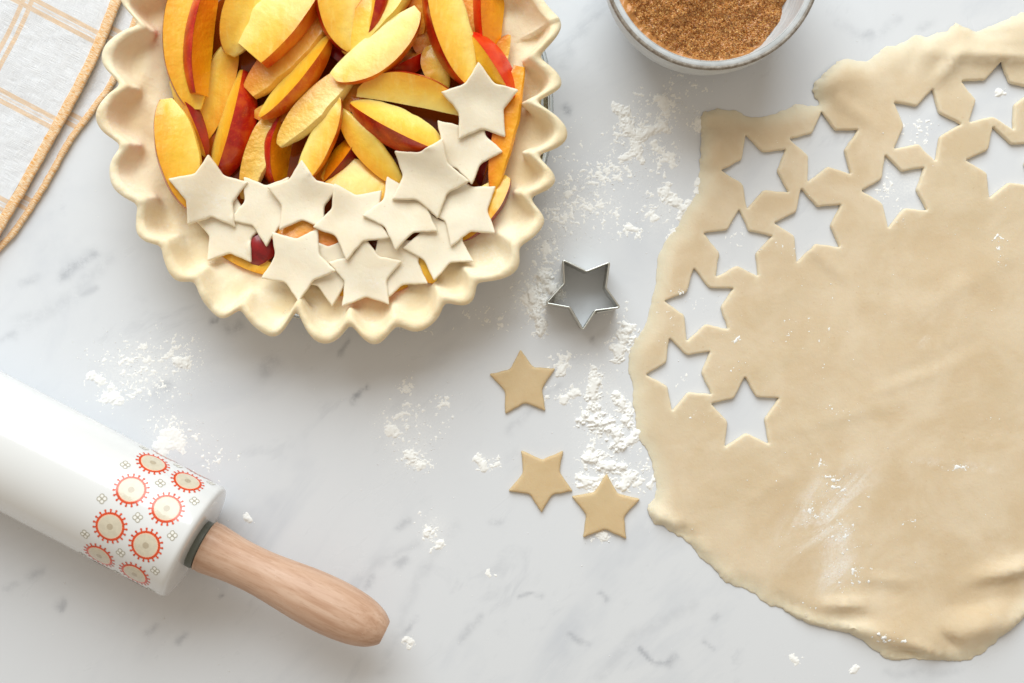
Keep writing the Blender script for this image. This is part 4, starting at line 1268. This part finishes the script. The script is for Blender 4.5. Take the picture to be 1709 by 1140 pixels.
# ------------------------------------------------------------------ flour: heaps, crumbs and dust
def heap_field():
    heaps = [  # polyline, half width px, height mm
        ([(1040, 192), (1044, 214), (1060, 226), (1080, 217), (1106, 209)], 13, 1.9), ([(1060, 226), (1065, 246), (1068, 262)], 10, 1.5), ([(1064, 256), (1036, 267)], 6, 1.0),
        ([(1104, 166), (1110, 186)], 15, 1.5), ([(1028, 180), (1034, 182)], 8, 1.2), ([(1092, 238), (1100, 252), (1116, 262), (1126, 276)], 6, .9), ([(1110, 315), (1122, 334), (1139, 344)], 11, 1.7),
        ([(1168, 205), (1172, 214)], 9, 1.4), ([(1170, 296), (1164, 322)], 7, 1.3), ([(1150, 340), (1136, 362)], 7, 1.2),
        ([(908, 464), (916, 478), (926, 490)], 14, 3.4), ([(886, 490), (902, 504)], 15, 3.0), ([(894, 528), (902, 548)], 14, 3.0), ([(876, 500), (884, 512)], 8, 1.2),
        ([(1050, 548), (1038, 570), (1030, 590)], 14, 2.2), ([(950, 592), (946, 606), (933, 622)], 8, 1.5), ([(992, 624), (989, 652), (997, 680)], 13, 2.4), ([(960, 655), (940, 668)], 8, 1.1),
        ([(984, 702), (1004, 712), (1026, 722), (1032, 742)], 17, 3.0), ([(1028, 660), (1042, 686), (1050, 712)], 10, 2.2), ([(1052, 735), (1062, 718)], 10, 1.6),
        ([(982, 760), (1008, 778), (1034, 782)], 15, 2.4), ([(992, 808), (972, 800)], 13, 1.7), ([(1040, 812), (1052, 796)], 14, 1.8), ([(690, 770), (682, 760)], 12, 1.4), ([(700, 776), (712, 774)], 9, 1.0),
        ([(652, 716), (660, 726)], 9, 1.1), ([(680, 644), (674, 652)], 7, 1.1), ([(808, 786), (798, 764)], 7, 1.1), ([(826, 778), (832, 772)], 5, .8), ([(712, 892), (718, 884)], 8, 1.0), ([(730, 912), (736, 904)], 8, .9),
        ([(186, 662), (198, 668)], 17, 1.0), ([(156, 630), (164, 631)], 12, .9), ([(294, 600), (310, 606)], 10, 1.6), ([(284, 724), (300, 736), (268, 744)], 17, .5),
        ([(1000, 898), (1008, 894)], 8, 1.2), ([(412, 864), (418, 868)], 6, .9), ([(684, 1074), (678, 1070)], 7, .7), ([(1668, 154), (1678, 156)], 7, 1.2), ([(1090, 800), (1084, 812)], 6, 1.0),
        ([(815, 955), (818, 960)], 5, .6), ([(1130, 388), (1120, 402)], 8, 1.0), ([(1048, 380), (1062, 384)], 6, .8), ([(1086, 358), (1094, 366)], 7, .8), ([(1322, 1096), (1328, 1104)], 6, .7), ([(1424, 1120), (1432, 1114)], 6, .7)]
    g = 0.00042
    V, F = [], []; base = 0
    for k, (pl, w, h) in enumerate(heaps):
        q = W2(pl)
        lo = q.min(0) - w * K * 2.0; hi = q.max(0) + w * K * 2.0
        xs = np.arange(lo[0], hi[0], g); ys = np.arange(lo[1], hi[1], g)
        gx, gy = np.meshgrid(xs, ys, indexing='ij')
        P = np.stack((gx.ravel(), gy.ravel()), 1)
        d = segdist(P, q, False) / (w * K)
        n1 = fbm(P[:, 0] * 260, P[:, 1] * 260, 200 + k, 4, .6); n2 = fbm(P[:, 0] * 900, P[:, 1] * 900, 230 + k, 3, .6)
        z = h * 0.001 * (0.72 - d * .85 + 1.05 * n1 + 0.38 * n2)
        z = np.where(d > 1.9, -1, z)
        cap = h * 0.001 * (0.62 + 0.25 * n1)
        z = np.minimum(z, cap) + np.where(z > 0, 0.00012 * n2, 0)
        z = np.maximum(z, -0.0004)
        ny = len(ys)
        Z = z.reshape(len(xs), ny)
        act = np.maximum.reduce([Z[:-1, :-1], Z[1:, :-1], Z[:-1, 1:], Z[1:, 1:]]) > 0
        ii, jj = np.where(act)
        if len(ii) == 0: continue
        quad = np.stack((ii * ny + jj, (ii + 1) * ny + jj, (ii + 1) * ny + jj + 1, ii * ny + jj + 1), 1)
        us, inv = np.unique(quad, return_inverse=True)
        V.append(np.c_[P[us], z[us]]); F.append(inv.reshape(quad.shape) + base); base += len(us)
    return np.concatenate(V), np.concatenate(F)

def dust_field(CL, zf=None, mask=None, seed=400, thr=0.09):
    """powder settled in flecks: a fine broken film whose density falls off from each cluster's centre"""
    g = 0.00040
    V, F = [], []; base = 0
    for k, (cx, cy, sx, sy, ang, n, smin, smax) in enumerate(CL):
        if n <= 0: continue
        c = W(cx, cy, .0015)[:2]; a = math.radians(ang)
        ext = 2.6 * max(sx, sy) * K
        xs = np.arange(c[0] - ext, c[0] + ext, g); ys = np.arange(c[1] - ext, c[1] + ext, g)
        gx, gy = np.meshgrid(xs, ys, indexing='ij')
        P = np.stack((gx.ravel(), gy.ravel()), 1)
        d = P - c
        u = (d @ np.array((math.cos(a), math.sin(a)))) / (sx * K); w = (d @ np.array((-math.sin(a), math.cos(a)))) / (sy * K)
        q = np.sqrt(u * u + w * w)
        dens = min(1.0, n / (sx * sy * 1.1)) ** 0.5
        nf = 0.85 * fbm(P[:, 0] * 520, P[:, 1] * 520, seed + k, 3, .75) + 0.36 * fbm(P[:, 0] * 150, P[:, 1] * 150, seed + 31 + k, 3, .6)
        t = thr + 0.34 * (1 - dens) + 0.22 * q ** 1.3 - 0.10
        z = np.where(q < 2.5, (nf - t) * 0.0011 * (0.5 + smax / 3), -1)
        z = np.minimum(z, 0.00016 + 0.00008 * smax + 0.00006 * vnoise(P[:, 0] * 1500, P[:, 1] * 1500, seed + 5))
        if mask is not None: z = np.where(mask(P), z, -1)
        ny = len(ys); Z = z.reshape(len(xs), ny)
        act = np.maximum.reduce([Z[:-1, :-1], Z[1:, :-1], Z[:-1, 1:], Z[1:, 1:]]) > 0
        ii, jj = np.where(act)
        if len(ii) == 0: continue
        quad = np.stack((ii * ny + jj, (ii + 1) * ny + jj, (ii + 1) * ny + jj + 1, ii * ny + jj + 1), 1)
        us, inv = np.unique(quad, return_inverse=True)
        zz = np.maximum(z[us], -0.0002)
        if zf is not None: zz = zz + zf(P[us])
        V.append(np.c_[P[us], zz]); F.append(inv.reshape(quad.shape) + base); base += len(us)
    return np.concatenate(V), np.concatenate(F)

def cluster(rg, cx, cy, sx, sy, ang, n, smin, smax):
    a = math.radians(-ang)
    t = rg.normal(0, 1, (n, 2)) * (sx, sy)
    # clumpy: drop grains where a coarse noise is low
    px = cx + t[:, 0] * math.cos(a) + t[:, 1] * math.sin(a)
    py = cy - t[:, 0] * math.sin(a) + t[:, 1] * math.cos(a)
    k = fbm(px / 14, py / 14, 77, 3) > rg.uniform(-.45, .25, n)
    s = 1.35 * (smin + (smax - smin) * rg.random(n) ** 3.0)
    return np.c_[px, py][k], s[k]

def build_flour():
    rg = np.random.default_rng(9)
    V, F = heap_field()
    CL = [(1110, 165, 50, 26, 0, 900, .5, 2.2), (1060, 225, 32, 34, 0, 700, .5, 2.4), (1110, 260, 22, 26, 0, 350, .5, 2.2), (975, 335, 48, 20, -38, 1500, .5, 1.9), (942, 362, 30, 20, 0, 1200, .5, 2.0),
          (1020, 288, 30, 16, -20, 700, .5, 1.8), (912, 408, 18, 22, 0, 600, .5, 1.8), (990, 280, 60, 40, 0, 700, .45, 1.5), (1095, 350, 28, 22, 0, 420, .6, 2.4), (1050, 385, 20, 10, 0, 200, .6, 2.6),
          (890, 500, 20, 32, 0, 900, .5, 2.6), (915, 440, 16, 22, 0, 400, .5, 2.0), (1035, 560, 14, 30, 0, 420, .5, 2.4), (940, 610, 18, 16, 0, 220, .6, 2.4), (950, 660, 26, 15, -10, 520, .6, 2.8), (990, 640, 22, 30, 0, 420, .6, 2.6),
          (1010, 712, 34, 30, 0, 700, .6, 2.6), (1010, 790, 40, 24, 0, 800, .6, 2.6), (1068, 808, 16, 10, -25, 160, .6, 2.2), (1045, 690, 14, 34, 0, 400, .6, 2.4), (684, 720, 36, 40, 35, 900, .5, 2.4), (690, 768, 20, 12, 0, 300, .6, 2.8),
          (680, 645, 12, 14, 0, 140, .6, 2.6), (740, 676, 18, 12, 0, 180, .6, 2.6), (815, 775, 16, 12, 0, 160, .6, 2.4), (722, 890, 14, 22, 20, 320, .5, 2.4), (240, 598, 55, 24, 8, 1300, .4, 1.6), (310, 590, 22, 26, 0, 420, .4, 1.8),
          (240, 650, 60, 26, 10, 600, .4, 1.6), (290, 725, 40, 24, 0, 500, .4, 1.4), (370, 760, 40, 30, 0, 160, .4, 1.6), (1002, 900, 14, 7, 0, 100, .6, 2.2), (412, 866, 7, 6, 0, 40, .6, 2.0), (682, 1072, 8, 6, 0, 50, .5, 1.8), (820, 955, 8, 8, 0, 30, .5, 1.8),
          (815, 530, 36, 14, -20, 170, .5, 1.6), (700, 545, 40, 14, -10, 90, .5, 1.5), (1600, 780, 1, 1, 0, 0, 1, 1), (1160, 205, 14, 12, 0, 250, .5, 2.2), (1165, 310, 8, 18, 0, 160, .5, 2.0), (1070, 770, 14, 30, 0, 180, .5, 1.8), (1325, 1098, 10, 8, 0, 30, .5, 1.8),
          (1425, 1116, 8, 6, 0, 30, .5, 1.8), (1230, 400, 22, 22, 0, 60, .5, 1.8), (1540, 215, 26, 26, 0, 120, .5, 2.0), (1480, 320, 22, 26, 0, 200, .5, 1.9), (1485, 268, 12, 9, 0, 120, .6, 2.2), (1170, 505, 24, 20, 0, 40, .4, 1.4), (1135, 620, 24, 24, 0, 60, .4, 1.4), (1672, 155, 12, 8, 0, 40, .6, 2.4)]
    PP, SS = [], []
    for c in CL:
        if c[5]:
            p, s = cluster(rg, c[0], c[1], c[2], c[3], c[4], max(4, c[5] // 5), .4, 1.1); PP.append(p); SS.append(s)
    dv, df = dust_field(CL)
    F = np.concatenate((F, df + len(V))); V = np.concatenate((V, dv))
    n = 420
    PP.append(np.c_[rg.uniform(0, 1709, n), rg.uniform(0, 1140, n)]); SS.append(.4 + 1.0 * rg.random(n) ** 3)
    P = np.concatenate(PP); S = np.concatenate(SS)
    # none inside solid things standing on the counter
    wp = W2(P)
    s = S * K
    keep = np.ones(len(P), bool)
    keep &= ~((wp[:, 0] - W(1189, -68, .06)[0]) ** 2 + (wp[:, 1] - W(1189, -68, .06)[1]) ** 2 < .036 ** 2)
    keep &= ~((wp[:, 0] - PC[0]) ** 2 + (wp[:, 1] - PC[1]) ** 2 < .086 ** 2)
    ov, of = blobs(np.c_[wp, s * .15][keep], s[keep], rg, .38)
    b = len(V)
    verts = np.concatenate((V, ov)); faces = [tuple(q) for q in F] + [tuple(q) for q in (of + b)]
    o = link("flour", mesh("flour", verts, faces, M['flour']))
    tag(o, "white flour in crumbly heaps and dust across the marble", "flour", kind='stuff')
    # flour on the sheet
    CD = [(1395, 800, 60, 20, -48, 420, .4, 1.5), (1360, 860, 50, 30, -30, 420, .4, 1.4), (1400, 900, 26, 44, 0, 360, .4, 1.6), (1432, 962, 22, 16, 0, 150, .5, 3.0), (1410, 975, 14, 10, 0, 70, .6, 3.2),
          (1664, 395, 7, 5, 0, 60, .6, 3.0), (1668, 418, 5, 6, 0, 40, .6, 2.8), (1672, 440, 7, 6, 0, 50, .6, 3.2), (1160, 692, 18, 8, 0, 45, .6, 2.6), (1385, 685, 18, 12, 0, 60, .5, 2.4), (1415, 690, 6, 14, 0, 40, .5, 2.4),
          (1600, 778, 42, 5, 8, 160, .4, 1.2), (1130, 535, 24, 20, 0, 60, .5, 2.0), (1225, 565, 9, 8, 0, 30, .6, 2.6), (1215, 618, 18, 8, 0, 30, .6, 2.6), (1132, 488, 8, 6, 0, 30, .6, 2.6), (1510, 870, 20, 20, 0, 12, .5, 2.0),
          (1498, 372, 8, 8, 0, 25, .6, 2.8), (1480, 1062, 30, 10, 0, 60, .5, 2.4), (1345, 1010, 14, 8, 20, 50, .6, 2.4), (1605, 530, 8, 5, 10, 16, .6, 2.0), (1660, 700, 18, 8, 0, 14, .6, 2.2), (1360, 560, 60, 60, 0, 40, .4, 1.6), (1300, 415, 18, 10, 0, 40, .5, 1.8), (1325, 700, 8, 8, 0, 10, .6, 2.2)]
    PP, SS = [], []
    for c in CD:
        p, s = cluster(rg, c[0], c[1], c[2], c[3], c[4], max(4, c[5] // 4), .4, 1.1); PP.append(p); SS.append(s)
    n = 520
    PP.append(np.c_[rg.uniform(1060, 1709, n), rg.uniform(60, 1100, n)]); SS.append(.35 + 1.0 * rg.random(n) ** 4)
    P = W2(np.concatenate(PP), .003); S = np.concatenate(SS) * K
    ol = W2(OUTLINE, .002)
    k = inpoly(P, ol)
    for h in HOLES: k &= ~inpoly(P, W2(star_from_tips(h), .002))
    P, S = P[k], S[k]
    do = segdist(P, ol)
    okd = do > .0012
    P, S, do = P[okd], S[okd], do[okd]
    z = sheet_top(P, do)
    ov, of = blobs(np.c_[P, z + S * .1], S, rg, .4)
    holes = [W2(star_from_tips(h), .002) for h in HOLES]
    def on_sheet(Q):
        k = inpoly(Q, ol)
        for h in holes: k &= ~inpoly(Q, h)
        return k
    dv, df = dust_field(CD, zf=lambda Q: sheet_top(Q, segdist(Q, ol)), mask=on_sheet, seed=700, thr=0.18)
    of = [tuple(q) for q in of] + [tuple(q) for q in (df + len(ov))]; ov = np.concatenate((ov, dv))
    o = link("flour", mesh("flour_on_dough", ov, of, M['flour']))
    tag(o, "fine white flour grains dusted over the rolled dough sheet", "flour", kind='stuff')
build_flour()
